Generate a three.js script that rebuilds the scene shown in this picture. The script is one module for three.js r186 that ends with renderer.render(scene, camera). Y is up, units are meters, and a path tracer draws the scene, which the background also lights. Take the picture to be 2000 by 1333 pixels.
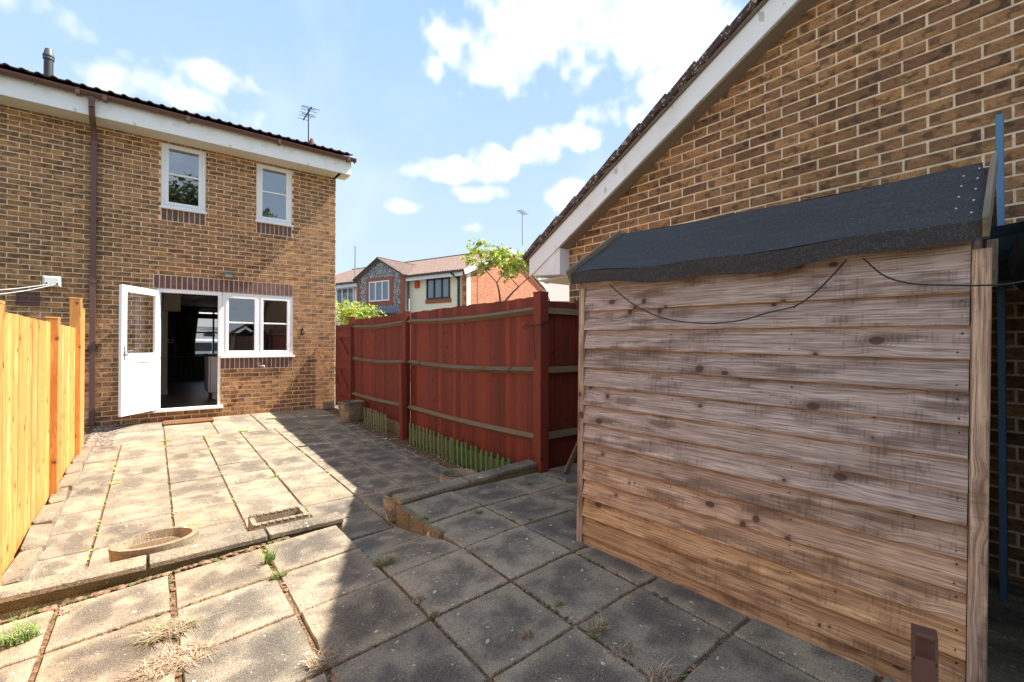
import * as THREE from 'three';
import { mergeGeometries } from 'three/addons/utils/BufferGeometryUtils.js';

// ------------------------------------------------------------ camera, sky, sun, exposure
const scene = new THREE.Scene();
const renderer = new THREE.WebGLRenderer({ antialias: true });
renderer.toneMapping = THREE.LinearToneMapping;
renderer.toneMappingExposure = 2.5;
renderer.shadowMap.enabled = true;
const YAW = 38.26 * Math.PI / 180;
const camera = new THREE.PerspectiveCamera(73.7, 1024 / 682, 0.05, 600);
camera.position.set(0, 1.23, 0);
camera.rotation.order = 'YXZ';
camera.rotation.y = -YAW;
camera.rotation.x = 0.55 * Math.PI / 180;

const sun = new THREE.DirectionalLight(new THREE.Color(1, 0.945, 0.86), 5);
sun.position.set(0.74 * 30, 30, 0.155 * 30);
sun.target.position.set(0, 0, 0);
sun.castShadow = true;
sun.shadow.mapSize.set(4096, 4096);
Object.assign(sun.shadow.camera, { left: -18, right: 18, top: 18, bottom: -18, near: 1, far: 90 });
scene.add(sun, sun.target);

// ------------------------------------------------------------ noise
function rng(seed) { let a = seed >>> 0; return () => { a = (a + 0x6D2B79F5) | 0; let t = Math.imul(a ^ (a >>> 15), 1 | a); t = (t + Math.imul(t ^ (t >>> 7), 61 | t)) ^ t; return ((t ^ (t >>> 14)) >>> 0) / 4294967296; }; }
const hash = (x, y, s) => { let h = Math.imul(x, 374761393) ^ Math.imul(y, 668265263) ^ Math.imul(s, 2147483647 - 97); h = Math.imul(h ^ (h >>> 13), 1274126177); return ((h ^ (h >>> 16)) >>> 0) / 4294967296; };
const mod = (a, n) => ((a % n) + n) % n;
function vnoise(x, y, px, py, s) {           // value noise, periodic px by py
  const xi = Math.floor(x), yi = Math.floor(y); let fx = x - xi, fy = y - yi;
  fx = fx * fx * (3 - 2 * fx); fy = fy * fy * (3 - 2 * fy);
  const x0 = mod(xi, px), x1 = mod(xi + 1, px), y0 = mod(yi, py), y1 = mod(yi + 1, py);
  const a = hash(x0, y0, s), b = hash(x1, y0, s), c = hash(x0, y1, s), d = hash(x1, y1, s);
  return a + (b - a) * fx + (c - a) * fy + (a - b - c + d) * fx * fy;
}
function fbm(u, v, fu, fv, oct, s) {          // u, v in 0..1, tileable
  let sum = 0, amp = 0.5, tot = 0;
  for (let o = 0; o < oct; o++) { sum += amp * vnoise(u * fu, v * fv, fu, fv, s + o * 17); tot += amp; amp *= 0.5; fu *= 2; fv *= 2; }
  return sum / tot;
}
const clamp = (x, a = 0, b = 1) => Math.min(b, Math.max(a, x));
const smooth = (a, b, x) => { const t = clamp((x - a) / (b - a)); return t * t * (3 - 2 * t); };
const mix3 = (a, b, t) => [a[0] + (b[0] - a[0]) * t, a[1] + (b[1] - a[1]) * t, a[2] + (b[2] - a[2]) * t];
const s2l = c => { c /= 255; return c <= 0.04045 ? c / 12.92 : Math.pow((c + 0.055) / 1.055, 2.4); };

function tex(w, h, fn, srgb = true) {         // fn(u, v) -> [r, g, b] 0..255
  const d = new Uint8Array(w * h * 4);
  for (let j = 0; j < h; j++) for (let i = 0; i < w; i++) {
    const c = fn(i / w, j / h), k = (j * w + i) * 4;
    d[k] = clamp(c[0], 0, 255); d[k + 1] = clamp(c[1], 0, 255); d[k + 2] = clamp(c[2], 0, 255); d[k + 3] = 255;
  }
  const t = new THREE.DataTexture(d, w, h);
  t.wrapS = t.wrapT = THREE.RepeatWrapping; t.magFilter = THREE.LinearFilter; t.minFilter = THREE.LinearMipmapLinearFilter; t.generateMipmaps = true;
  if (srgb) t.colorSpace = THREE.SRGBColorSpace;
  t.needsUpdate = true; return t;
}

// ------------------------------------------------------------ sky: clear blue with fair-weather cumulus
{
  const W = 2048, H = 1024, d = new Float32Array(W * H * 4), SR = rng(77); let near = [];
  // cumulus: azimuth (from -Z towards +X), elevation, half sizes, all degrees, weight
  const blobs = [[50, 37, 23, 8.5, 1.2], [34, 33.5, 8, 4, 1], [66, 33, 12, 7, 1.1], [0, 24.4, 7, 2.6, 1], [4.5, 26, 4, 1.6, .9], [-10, 27, 8, 2.8, 1], [31.5, 21, 6.5, 1.7, 1], [36, 21.8, 4, 1.9, .9], [41.5, 23.2, 3.6, 2.5, 1],
    [46.5, 24.6, 5, 1.8, .9], [52, 26.4, 6, 1.9, .95], [58, 28, 6, 2.6, 1], [34, 18.4, 3.4, 1.0, .7], [45.5, 18, 3, 1.8, .8], [33, 14.4, 1.8, .7, .7], [10.5, 20, 1.4, .6, .7], [25, 16.5, 2.4, .7, .45], [47, 12, 5, 1.5, .7],
    [-40, 30, 16, 6, 1], [-75, 22, 14, 4, 1], [-120, 34, 20, 7, 1.1], [-160, 20, 16, 4, 1], [160, 30, 18, 6, 1], [118, 22, 14, 4, 1], [95, 40, 14, 6, 1], [-60, 55, 18, 7, 1], [20, 62, 16, 7, 1], [140, 58, 18, 7, 1]];
  for (let n = 0; n < 44; n++) { const a = 85 + 250 * SR(), e = 12 + 66 * Math.pow(SR(), .8); blobs.push([a > 180 ? a - 360 : a, e, (6 + 9 * SR()) / Math.cos(e * Math.PI / 180), 2.5 + 4 * SR(), 1]); }  // extra clouds outside the view, added to make the sky fill less blue
  for (let j = 0; j < H; j++) for (let i = 0; i < W; i++) {
    const u = (i + .5) / W, el = ((j + .5) / H - .5) * 180, k = (j * W + i) * 4;
    if (i === 0) near = blobs.filter(b => Math.abs(el - b[1]) < b[3] * 2.2);
    const phi = (u - .5) * 2 * Math.PI;                     // atan2(z, x)
    let az = (Math.atan2(Math.cos(phi), -Math.sin(phi))) * 180 / Math.PI;   // x = cos, z = sin; az from -Z to +X
    const t = clamp(el / 50);
    let c = mix3([.37, .43, .48], [.148, .256, .435], Math.pow(t, .6));
    if (el < 0) c = mix3(c, [.42, .45, .45], clamp(-el / 6));
    else {
      const n1 = fbm(u, j / H, 64, 32, 5, 5), n2 = fbm(u, j / H, 20, 10, 4, 91), n3 = fbm(u, j / H, 200, 100, 3, 33);
      let dens = -1, body = 0;
      for (const [ba, be, ra, re, w] of near) {
        let da = az - ba; if (da > 180) da -= 360; if (da < -180) da += 360;
        if (Math.abs(da) > ra * 2) continue;
        const dy = (el - be) / re, q = (da / ra) ** 2 + (dy < 0 ? dy * dy * 1.25 : dy * dy);
        const s = w * (1 - q) + (n1 - .5) * 3.4 + (n3 - .5) * 1.5 - .1;
        if (s > dens) { dens = s; body = clamp(1 - q + .2); }
      }
      const a = Math.pow(smooth(-.3, 1.25, dens), .85) * .97, shade = smooth(.5, 1.3, dens) * smooth(.36, .6, n2 * .7 + n1 * .3) * body;
      const wisp = smooth(.52, .8, n2 * .6 + n1 * .4) * .22;
      c = mix3(c, [.50, .52, .54], wisp);
      c = mix3(c, mix3([.60, .59, .58], [.40, .41, .425], shade), a);
    }
    d[k] = c[0]; d[k + 1] = c[1]; d[k + 2] = c[2]; d[k + 3] = 1;
  }
  const sky = new THREE.DataTexture(d, W, H, THREE.RGBAFormat, THREE.FloatType);
  sky.mapping = THREE.EquirectangularReflectionMapping; sky.magFilter = THREE.LinearFilter; sky.minFilter = THREE.LinearFilter; sky.wrapS = THREE.RepeatWrapping; sky.needsUpdate = true;
  scene.background = sky; scene.environment = sky;
}

// ------------------------------------------------------------ helpers
const counts = {};
function numbered(name) { const n = counts[name] = (counts[name] ?? -1) + 1; return n ? `${name}_${String(n).padStart(3, '0')}` : name; }
function put(o, parent) { (parent ?? scene).add(o); return o; }
function mesh(name, geo, mat, parent) { const m = new THREE.Mesh(geo, mat); m.name = parent ? name : numbered(name); m.castShadow = m.receiveShadow = true; return put(m, parent); }
function group(name, pos = [0, 0, 0], turn = 0) { const g = new THREE.Group(); g.name = numbered(name); g.position.set(...pos); g.rotation.y = turn; scene.add(g); return g; }
function tag(o, label, category, grp) { o.userData.label = label; o.userData.category = category; if (grp) o.userData.group = grp; return o; }
function struct(o, label, category) { o.userData.kind = 'structure'; if (label) { o.userData.label = label; o.userData.category = category; } return o; }
const P = (u, v, y) => new THREE.Vector3(u, y, -v);      // u along the house wall, v towards the house
const merge = l => mergeGeometries(l.map(g => { g = g.index ? g.toNonIndexed() : g; for (const k of Object.keys(g.attributes)) if (!['position', 'normal', 'uv', 'color'].includes(k)) g.deleteAttribute(k); return g; }), false);
function box(w, h, d, x = 0, y = 0, z = 0) { const g = new THREE.BoxGeometry(w, h, d).toNonIndexed(); g.translate(x, y, z); return g; }
function cyl(r0, r1, h, x, y, z, n = 14) { const g = new THREE.CylinderGeometry(r1, r0, h, n).toNonIndexed(); g.translate(x, y + h / 2, z); return g; }
function tube(pts, r, seg = 24, rad = 6) { return new THREE.TubeGeometry(new THREE.CatmullRomCurve3(pts.map(p => p.isVector3 ? p : new THREE.Vector3(...p))), seg, r, rad).toNonIndexed(); }
function tint(g, c) { const n = g.attributes.position.count, a = new Float32Array(n * 3); for (let i = 0; i < n; i++) { a[3 * i] = c[0]; a[3 * i + 1] = c[1]; a[3 * i + 2] = c[2]; } g.setAttribute('color', new THREE.BufferAttribute(a, 3)); return g; }
// uv in metres: u along one axis, v across it
function planar(g, axis = 0, su = 1, sv = 1, ou = 0, ov = 0) {
  if (g.index) g = g.toNonIndexed(); g.computeVertexNormals();
  const p = g.attributes.position, n = g.attributes.normal, uv = new Float32Array(p.count * 2);
  for (let i = 0; i < p.count; i++) {
    const c = [p.getX(i), p.getY(i), p.getZ(i)], m = [Math.abs(n.getX(i)), Math.abs(n.getY(i)), Math.abs(n.getZ(i))]; m[axis] = -1;
    const dom = m.indexOf(Math.max(...m)), other = [0, 1, 2].find(k => k !== axis && k !== dom);
    uv[2 * i] = c[axis] * su + ou; uv[2 * i + 1] = c[other] * sv + ov;
  }
  g.setAttribute('uv', new THREE.BufferAttribute(uv, 2)); return g;
}
// a box with chamfered edges
function cbox(w, h, d, x = 0, y = 0, z = 0, b = 0.004) {
  const s = new THREE.Shape(); const hw = w / 2 - b, hh = h / 2 - b;
  s.moveTo(-hw, -hh); s.lineTo(hw, -hh); s.lineTo(hw, hh); s.lineTo(-hw, hh); s.closePath();
  const g = new THREE.ExtrudeGeometry(s, { depth: d - 2 * b, bevelEnabled: true, bevelThickness: b, bevelSize: b, bevelSegments: 1 });
  g.translate(x, y, z - d / 2 + b); return g;
}
function prism(pts, depth, z = 0) { const s = new THREE.Shape(pts.map(p => new THREE.Vector2(...p))); const g = new THREE.ExtrudeGeometry(s, { depth, bevelEnabled: false }); g.translate(0, 0, z); return g; }
function M(color, o = {}) { const m = new THREE.MeshPhysicalMaterial({ roughness: 0.85, ...o }); if (Array.isArray(color)) m.color.setRGB(...color); else m.color.set(color); return m; }

// ------------------------------------------------------------ textures and materials
const BR = rng(11);
const brickTex = tex(1024, 1024, (u, v) => {            // mottled stock brick: sandy face, burnt flashes, grit
  const a = fbm(u, v, 10, 22, 3, 1), b = fbm(u, v, 60, 90, 3, 7), f = fbm(u, v, 22, 26, 3, 51), g = fbm(u, v, 300, 300, 2, 3);
  let c = mix3([176, 136, 94], [150, 114, 82], smooth(.3, .7, a));
  c = mix3(c, [118, 86, 62], smooth(.5, .72, b) * .45);
  c = mix3(c, [86, 68, 56], smooth(.54, .72, f) * (.4 + .4 * b));
  const q = .86 + .28 * g; return [c[0] * q, c[1] * q, c[2] * q];
});
const brickMat = M([1, 1, 1], { map: brickTex, bumpMap: brickTex, bumpScale: 0.003, roughness: .92, vertexColors: true });
const mortarTex = tex(512, 512, (u, v) => { const a = fbm(u, v, 12, 12, 4, 9), g = fbm(u, v, 128, 128, 2, 4); const q = .78 + .2 * a + .16 * g; return [236 * q, 208 * q, 174 * q]; });
const mortarMat = M([1, 1, 1], { map: mortarTex, bumpMap: mortarTex, bumpScale: .002, roughness: .96 });

function slabTexture(seed, grimeShade = .78) {                             // 45 cm concrete flag: aggregate grit, dirt deepened to carry shade, pale rim, lichen
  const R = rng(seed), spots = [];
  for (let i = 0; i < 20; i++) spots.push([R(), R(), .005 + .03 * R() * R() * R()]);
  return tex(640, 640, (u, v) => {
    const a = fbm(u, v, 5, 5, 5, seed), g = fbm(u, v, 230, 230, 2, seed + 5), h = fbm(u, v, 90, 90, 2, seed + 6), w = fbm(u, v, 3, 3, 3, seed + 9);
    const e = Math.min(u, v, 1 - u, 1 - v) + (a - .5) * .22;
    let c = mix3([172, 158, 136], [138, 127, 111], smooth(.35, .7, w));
    c = mix3(c, [84, 79, 73], smooth(.02, .3, e) * smooth(.30, .66, a * .7 + w * .3) * grimeShade);
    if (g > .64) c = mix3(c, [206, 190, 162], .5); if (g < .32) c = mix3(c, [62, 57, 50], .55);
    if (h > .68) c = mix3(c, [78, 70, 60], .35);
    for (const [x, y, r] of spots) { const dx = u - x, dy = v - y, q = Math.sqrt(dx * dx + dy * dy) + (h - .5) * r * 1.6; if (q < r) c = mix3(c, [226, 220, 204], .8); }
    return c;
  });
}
const slabMats = [101, 211, 307, 401].map(s => { const t = slabTexture(s); return M([1, 1, 1], { map: t, bumpMap: t, bumpScale: .003, roughness: .93, vertexColors: true }); });  // dirtier set; its extra darkness also stands for shade on the paving
const cleanLitMats = [151, 263].map(s => { const t = slabTexture(s, .36); return M([1, 1, 1], { map: t, bumpMap: t, bumpScale: .003, roughness: .93, vertexColors: true }); });  // less dirt and painted shade, for slabs lying in the sun
const concreteTex = slabTexture(555);
const copingMat = M([.92, .88, .82], { map: concreteTex, bumpMap: concreteTex, bumpScale: .002, roughness: .9 });
const soilTex = tex(512, 512, (u, v) => { const a = fbm(u, v, 16, 16, 5, 2), g = fbm(u, v, 130, 130, 2, 8); let c = mix3([88, 66, 46], [128, 98, 66], a); if (g > .62) c = mix3(c, [168, 136, 96], .6); if (g < .36) c = mix3(c, [48, 36, 26], .6); return c; });
const soilMat = M([1, 1, 1], { map: soilTex, bumpMap: soilTex, bumpScale: .008, roughness: 1 });

function woodTexture(seed, light, dark, knotC, o = {}) {   // grain along u
  const R = rng(seed), knots = [], K = o.knots ?? 9;
  for (let i = 0; i < K; i++) knots.push([R(), R(), .018 + .022 * R()]);
  const asp = o.aspect ?? 3.2;
  return tex(1024, 512, (u, v) => {
    let kk = 0, vv = v, ring = 0;
    for (const [x, y, r] of knots) {
      let dx = u - x, dy = v - y; dx -= Math.round(dx); dy -= Math.round(dy);
      const q = Math.sqrt((dx * asp) ** 2 + dy * dy) / r;
      if (q < 4) { vv += dy * .5 * Math.exp(-q * q * .35); if (q < 2.4) ring = Math.max(ring, (1 - q / 2.4) * (.4 + .6 * Math.sin(q * 9) ** 2)); kk = Math.max(kk, smooth(1.15, .6, q)); }
    }
    const a = fbm(u, vv, 3, 26, 4, seed), b = fbm(u, vv, 10, 130, 2, seed + 3), w = fbm(u, v, 4, 5, 4, seed + 8);
    const line = .5 + .5 * Math.sin((vv * 34 + a * 7 + fbm(u, v, 2, 3, 2, seed + 4) * 5) * 6.283);
    let t = clamp(.45 * a + .35 * line * (o.line ?? .6) + .35 * b - .1);
    let c = mix3(light, dark, t);
    c = mix3(c, o.stain ?? dark, smooth(.55, .8, w) * (o.stainAmt ?? .3));
    c = mix3(c, knotC, Math.max(kk * .85, ring * .45));
    if (b < .26) c = mix3(c, knotC, (o.crack ?? .4));
    return c;
  });
}
const shedTex = (() => {                                  // weathered larch: silvered streaks, dark stains, saw marks, knots; 2.4 m by 0.48 m
  const R = rng(31), knots = []; for (let i = 0; i < 13; i++) knots.push([R(), R(), .012 + .05 * R() * R(), .6 + 1.2 * R()]);
  return tex(1536, 768, (u, v) => {
    let vv = v, kn = 0, ring = 0;
    for (const [x, y, r, e] of knots) { let dx = u - x, dy = v - y; dx -= Math.round(dx); dy -= Math.round(dy); if (Math.abs(dx) > .09 || Math.abs(dy) > .3) continue; const q = Math.hypot(dx * 5 / e, dy) / r; if (q < 5) { vv += dy * .6 * Math.exp(-q * q * .2); kn = Math.max(kn, smooth(1.1, .5, q)); if (q < 2.6) ring = Math.max(ring, (1 - q / 2.6) * (.3 + .7 * Math.sin(q * 7) ** 2)); } }
    const g1 = fbm(u, vv, 6, 90, 3, 131), g2 = fbm(u, vv, 26, 300, 2, 133), st = fbm(u, v, 9, 9, 4, 137), wo = fbm(u, vv, 14, 34, 4, 141), saw = fbm(u, v, 260, 7, 2, 147);
    let c = mix3([224, 212, 204], [164, 147, 138], clamp(g1 * 1.6 - .3));
    c = mix3(c, [96, 78, 68], smooth(.52, .7, g2) * .42);
    c = mix3(c, [232, 222, 214], smooth(.56, .74, wo) * .4);
    c = mix3(c, [92, 74, 64], smooth(.55, .78, st) * .48);
    c = mix3(c, [80, 64, 56], smooth(.6, .75, saw) * smooth(.5, .66, st) * .22);
    c = mix3(c, [70, 50, 40], Math.max(kn * .8, ring * .5)); return c;
  });
})();
const shedMat = M([1, 1, 1], { map: shedTex, bumpMap: shedTex, bumpScale: .002, roughness: .82, vertexColors: true });
const newTex = woodTexture(47, [240, 180, 100], [186, 112, 46], [122, 68, 32], { knots: 18, line: 1.0, stain: [250, 208, 142], stainAmt: .6, crack: .22 });
const newMat = M([.92, .92, .92], { map: newTex, bumpMap: newTex, bumpScale: .0015, roughness: .75, vertexColors: true });
const redTex = woodTexture(59, [144, 55, 33], [82, 32, 21], [46, 18, 12], { knots: 5, line: .8, stain: [98, 44, 30], stainAmt: .6, crack: .3 });
const redMat = M([1, 1, 1], { map: redTex, bumpMap: redTex, bumpScale: .002, roughness: .72, vertexColors: true });
const greyTex = woodTexture(71, [172, 152, 128], [116, 98, 80], [62, 50, 40], { knots: 4, stain: [104, 108, 72], stainAmt: .55 });
const greyMat = M([1, 1, 1], { map: greyTex, bumpMap: greyTex, bumpScale: .003, roughness: .9, vertexColors: true });
const feltTex = tex(512, 512, (u, v) => { const a = fbm(u, v, 6, 40, 4, 21), g = fbm(u, v, 200, 200, 2, 22); let q = 34 + 16 * a + (g > .68 ? 22 : 0) + 10 * g; return [q * 1.06, q, q]; });
const feltMat = M([1, 1, 1], { map: feltTex, bumpMap: feltTex, bumpScale: .003, roughness: .85 });
const tileTex = tex(512, 512, (u, v) => { const a = fbm(u, v, 8, 8, 4, 41), g = fbm(u, v, 70, 70, 3, 42), h = fbm(u, v, 26, 26, 3, 44); let c = mix3([92, 70, 62], [66, 52, 50], a); if (g > .6 && h > .47) c = mix3(c, [196, 186, 172], .8); return c; });
const tileMat = M([1, 1, 1], { map: tileTex, bumpMap: tileTex, bumpScale: .004, roughness: .9 });
const tile2Tex = tex(512, 512, (u, v) => { const a = fbm(u, v, 8, 8, 4, 43), g = fbm(u, v, 90, 90, 2, 44); let c = mix3([104, 66, 50], [74, 52, 46], a); const q = .85 + .3 * g; return [c[0] * q, c[1] * q, c[2] * q]; });
const tile2Mat = M([1, 1, 1], { map: tile2Tex, roughness: .88 });
const whitePaintTex = tex(512, 512, (u, v) => { const a = fbm(u, v, 6, 6, 5, 61), g = fbm(u, v, 24, 10, 4, 62); let c = [244, 244, 243]; c = mix3(c, [222, 216, 204], smooth(.6, .8, a) * .4); if (g > .77) c = mix3(c, [164, 150, 130], .5); return c; });
const whiteMat = M([.97, .97, .97], { map: whitePaintTex, roughness: .6 });
const upvcMat = M([.82, .83, .84], { roughness: .35 });
const soffitMat = M([.66, .60, .53], { roughness: .8 });
const brownPlastic = M([.13, .058, .046], { roughness: .42 });
const glassMat = M([1, 1, 1], { transmission: 1, thickness: 0, roughness: 0.01, ior: 2.0 });
const upperGlass = M([1, 1, 1], { transmission: 1, thickness: 0, roughness: 0.01, ior: 2.4 });
const blackMetal = M([.02, .02, .022], { roughness: .45 });
const steelMat = M([.5, .5, .5], { metalness: .9, roughness: .35 });
const darkCable = M([.012, .012, .013], { roughness: .6 });

// ------------------------------------------------------------ brickwork
const SX = Math.sin(YAW), CX = Math.cos(YAW);
function seen(p) {                                       // depth in front of the viewer and rough direction, to rank pieces by how large they show
  const T = p.x * SX - p.z * CX, X = p.x * CX + p.z * SX; return [T, X / T, (p.y - 1.23) / T];
}
function brickGeo(w, h, ou, ov, col, d = .009, b = .002) {
  const X = w / 2, Y = h / 2, x = X - b, y = Y - b, f = [[-x, -y, 0], [x, -y, 0], [x, y, 0], [-x, y, 0]], r = [[-X, -Y, -d], [X, -Y, -d], [X, Y, -d], [-X, Y, -d]], pos = [];
  const quad = (a, b2, c, e) => pos.push(...a, ...b2, ...c, ...a, ...c, ...e);
  quad(...f); for (let i = 0; i < 4; i++) { const k = (i + 1) % 4; quad(r[i], r[k], f[k], f[i]); }
  const g = new THREE.BufferGeometry(); g.setAttribute('position', new THREE.Float32BufferAttribute(pos, 3)); g.computeVertexNormals();
  const uv = []; for (let i = 0; i < pos.length; i += 3) uv.push(pos[i] * 1 + ou, pos[i + 1] * 1 + ov); g.setAttribute('uv', new THREE.Float32BufferAttribute(uv, 2));
  return tint(g, col);
}
function brickWall(parent, o) {
  const R = rng(o.seed), shape = new THREE.Shape(o.outline.map(p => new THREE.Vector2(...p)));
  for (const [a, b, c, d] of o.holes ?? []) shape.holes.push(new THREE.Path([[a, c], [b, c], [b, d], [a, d]].map(p => new THREE.Vector2(...p))));
  let mg = new THREE.ExtrudeGeometry(shape, { depth: o.thick, bevelEnabled: false }); mg.translate(0, 0, -o.thick - .004);
  const wall = mesh('wall', planar(mg, 0, 1, 1), mortarMat, parent);
  const tints = Array.from({ length: 26 }, () => { const t = o.tint[Math.floor(R() * o.tint.length)], q = .82 + .36 * R(); return [t[0] * q, t[1] * q, t[2] * q]; });
  const variants = tints.map(t => brickGeo(.215, .065, R(), R(), t));
  const list = [], cut = [];
  const [x0, x1, y0, y1] = o.area; let row = 0;
  for (let y = y0; y < y1 - .03; y += .075, row++) {
    for (let x = x0 - (row % 2 ? .1125 : 0); x < x1 - .01; x += .225) {
      let segs = [[Math.max(x, x0) + .005, Math.min(x + .22, x1 - .002)]];
      if (x >= x0) segs[0][0] = x + .005;
      for (const [a, b, c, d] of o.voids ?? []) if (y + .0375 > c && y + .0375 < d) segs = segs.flatMap(([s, e]) => e < a + .004 || s > b - .004 ? [[s, e]] : [[s, Math.min(e, a - .008)], [Math.max(s, b + .008), e]]).filter(([s, e]) => e - s > .025);
      if (o.top) segs = segs.filter(([s, e]) => y + .06 < o.top((s + e) / 2));
      for (const [s, e] of segs) {
        const px = (s + e) / 2 + (R() - .5) * .003, py = y + .0375 + (R() - .5) * .003, pz = (R() - .5) * .003;
        (e - s > .2145 && e - s < .2155 ? list : cut).push([px, py, pz, e - s, Math.floor(R() * variants.length)]);
      }
    }
  }
  parent.updateMatrixWorld(true);
  for (const b of list) { const [T, a, h] = seen(new THREE.Vector3(b[0], b[1], b[2]).applyMatrix4(wall.matrixWorld)); b[5] = T > 0 && Math.abs(a) < 1.15 && Math.abs(h) < .8 && (!o.hidden || !o.hidden(a, h)) ? 1 / T : 0; }
  list.sort((p, q) => q[5] - p[5]);
  for (const b of list.slice(0, o.single ?? 300)) { const m = mesh('brick', variants[b[4]], brickMat, wall); m.position.set(b[0], b[1], b[2]); }
  const rest = [...list.slice(o.single ?? 300).map(b => variants[b[4]].clone().translate(b[0], b[1], b[2])), ...cut.map(b => brickGeo(b[3], .065, R(), R(), tints[b[4]]).translate(b[0], b[1], b[2]))];
  if (rest.length) mesh('brickwork', mergeGeometries(rest), brickMat, wall).userData.kind = 'stuff';
  return wall;
}
const soldierTints = [[.52, .34, .33], [.56, .38, .36], [.48, .32, .32], [.6, .4, .37]];
function soldiers(name, parent, x0, x1, y0, z) {          // a course of bricks on end
  const R = rng(Math.round(x0 * 1000 + y0 * 77 + 5)), back = mesh(name, planar(box(x1 - x0, .225, .06, (x0 + x1) / 2, y0 + .1125, z - .04), 0), mortarMat, parent), n = Math.round((x1 - x0) / .075), w = (x1 - x0) / n;
  for (let i = 0; i < n; i++) { const t = soldierTints[i % 4], m = mesh('brick', brickGeo(w - .01, .213, R(), R(), t, .011), smoothBrick, back); m.position.set(x0 + (i + .5) * w, y0 + .1125, z + .001); }
  return back;
}
const smoothBrick = M([.46, .40, .40], { roughness: .8, vertexColors: true, map: tex(256, 256, (u, v) => { const q = 150 + 70 * fbm(u, v, 8, 8, 4, 77) + 30 * fbm(u, v, 90, 90, 2, 78); return [q, q * .96, q * .94]; }) });

// ------------------------------------------------------------ ground
struct(mesh('ground', (() => { const g = new THREE.CircleGeometry(320, 48); g.rotateX(-Math.PI / 2); g.translate(0, -.42, 0); return planar(g, 0, .5, .5); })(), M([.10, .105, .06], { roughness: 1 })), 'ground reaching out beyond the fences and houses', 'ground');

const UJ = 1.0, PITCH = .457;
function yNear(u, v) {
  let y = Math.min(.05, -.06 + .06 * u) - .022 * Math.max(0, 2.3 - v);
  if (u > .999 && u < 1.458) y -= .15 * smooth(2.3, 3.35, v);
  return y;
}
const yPatio = v => -.2507 + .0265 * v;
function bed(name, u0, u1, v0, v1, yf, mat, drop, label, category, step = .1) {
  const nu = Math.ceil((u1 - u0) / step), nv = Math.ceil((v1 - v0) / step), g = new THREE.PlaneGeometry(1, 1, nu, nv), p = g.attributes.position, R = rng(nu * 31 + nv);
  for (let i = 0; i < p.count; i++) { const u = u0 + (p.getX(i) + .5) * (u1 - u0), v = v0 + (p.getY(i) + .5) * (v1 - v0); p.setXYZ(i, u, yf(u, v) - drop - R() * .004, -v); }
  return struct(mesh(name, planar(g, 0, 1.4, 1.4), mat), label, category);
}
bed('joint_soil', -.8, 3.6, -1.2, 3.24, (u, v) => yNear(u, v) - (u > .9 && u < 1.56 && v > 2.2 ? .15 * smooth(2.2, 3.3, v) : 0), soilMat, .009, 'earth and grit in the joints of the paving nearest the shed', 'soil', .08);
bed('joint_soil', -.75, 2.88, 3.24, 9.42, (u, v) => yPatio(v), soilMat, .009, 'earth in the joints and along the red fence by the house', 'soil', .08);

const slabTints = [[.92, .89, .84], [1, .96, .9], [.82, .80, .77], [.92, .87, .79], [.74, .73, .71], [1, .98, .93]];
function slab(parent, u0, u1, v0, v1, yf, R, gap = .014, matN) {
  const cu = (u0 + u1) / 2, cv = (v0 + v1) / 2, hu = (u1 - u0 - gap) / 2, hv = (v1 - v0 - gap) / 2, N = 7, ring = [];
  const dy = (R() - .5) * .006, tu = (R() - .5) * .012, tv = (R() - .5) * .012;
  const jit = () => (R() < .12 ? -.006 : -.0025) * R();
  for (let s = 0; s < 4; s++) for (let i = 0; i < N; i++) {
    const t = -1 + 2 * i / N, j = i === 0 ? -.004 * R() : jit(); let a, b;
    if (s === 0) [a, b] = [t * hu, -hv - j]; else if (s === 1) [a, b] = [hu + j, t * hv]; else if (s === 2) [a, b] = [-t * hu, hv + j]; else [a, b] = [-hu - j, -t * hv];
    ring.push([a, b]);
  }
  const top = (a, b, d) => [a, yf(cu + a, cv + b) + dy + tu * a + tv * b - d, -b];
  const pos = [], uv = [], rot = Math.floor(R() * 4), U = (a, b) => { const x = a / (2 * hu) + .5, y = b / (2 * hv) + .5; return [[x, y], [y, 1 - x], [1 - x, 1 - y], [1 - y, x]][rot]; };
  const add = (p, q) => { pos.push(...p); uv.push(...q); };
  const c0 = top(0, 0, 0);
  for (let i = 0; i < ring.length; i++) {
    const [a, b] = ring[i], [c, d] = ring[(i + 1) % ring.length], k = .982;
    const A = top(a * k, b * k, 0), B = top(c * k, d * k, 0), A2 = top(a, b, .006), B2 = top(c, d, .006), A3 = top(a, b, .045), B3 = top(c, d, .045);
    add(c0, U(0, 0)); add(A, U(a * k, b * k)); add(B, U(c * k, d * k));
    for (const [p, q, r, s] of [[A, A2, B2, B], [A2, A3, B3, B2]]) { const ua = U(a, b), ub = U(c, d); add(p, ua); add(q, ua); add(r, ub); add(p, ua); add(r, ub); add(s, ub); }
  }
  const g = new THREE.BufferGeometry(); g.setAttribute('position', new THREE.Float32BufferAttribute(pos, 3)); g.setAttribute('uv', new THREE.Float32BufferAttribute(uv, 2)); g.computeVertexNormals();
  const t = slabTints[Math.floor(R() * slabTints.length)]; tint(g, t);
  const m = mesh('paving_slab', g, matN === 'cleanLit' ? cleanLitMats[Math.floor(R() * 2)] : slabMats[Math.floor(R() * 4)], parent); m.position.set(cu, 0, -cv); return m;
}
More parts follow.
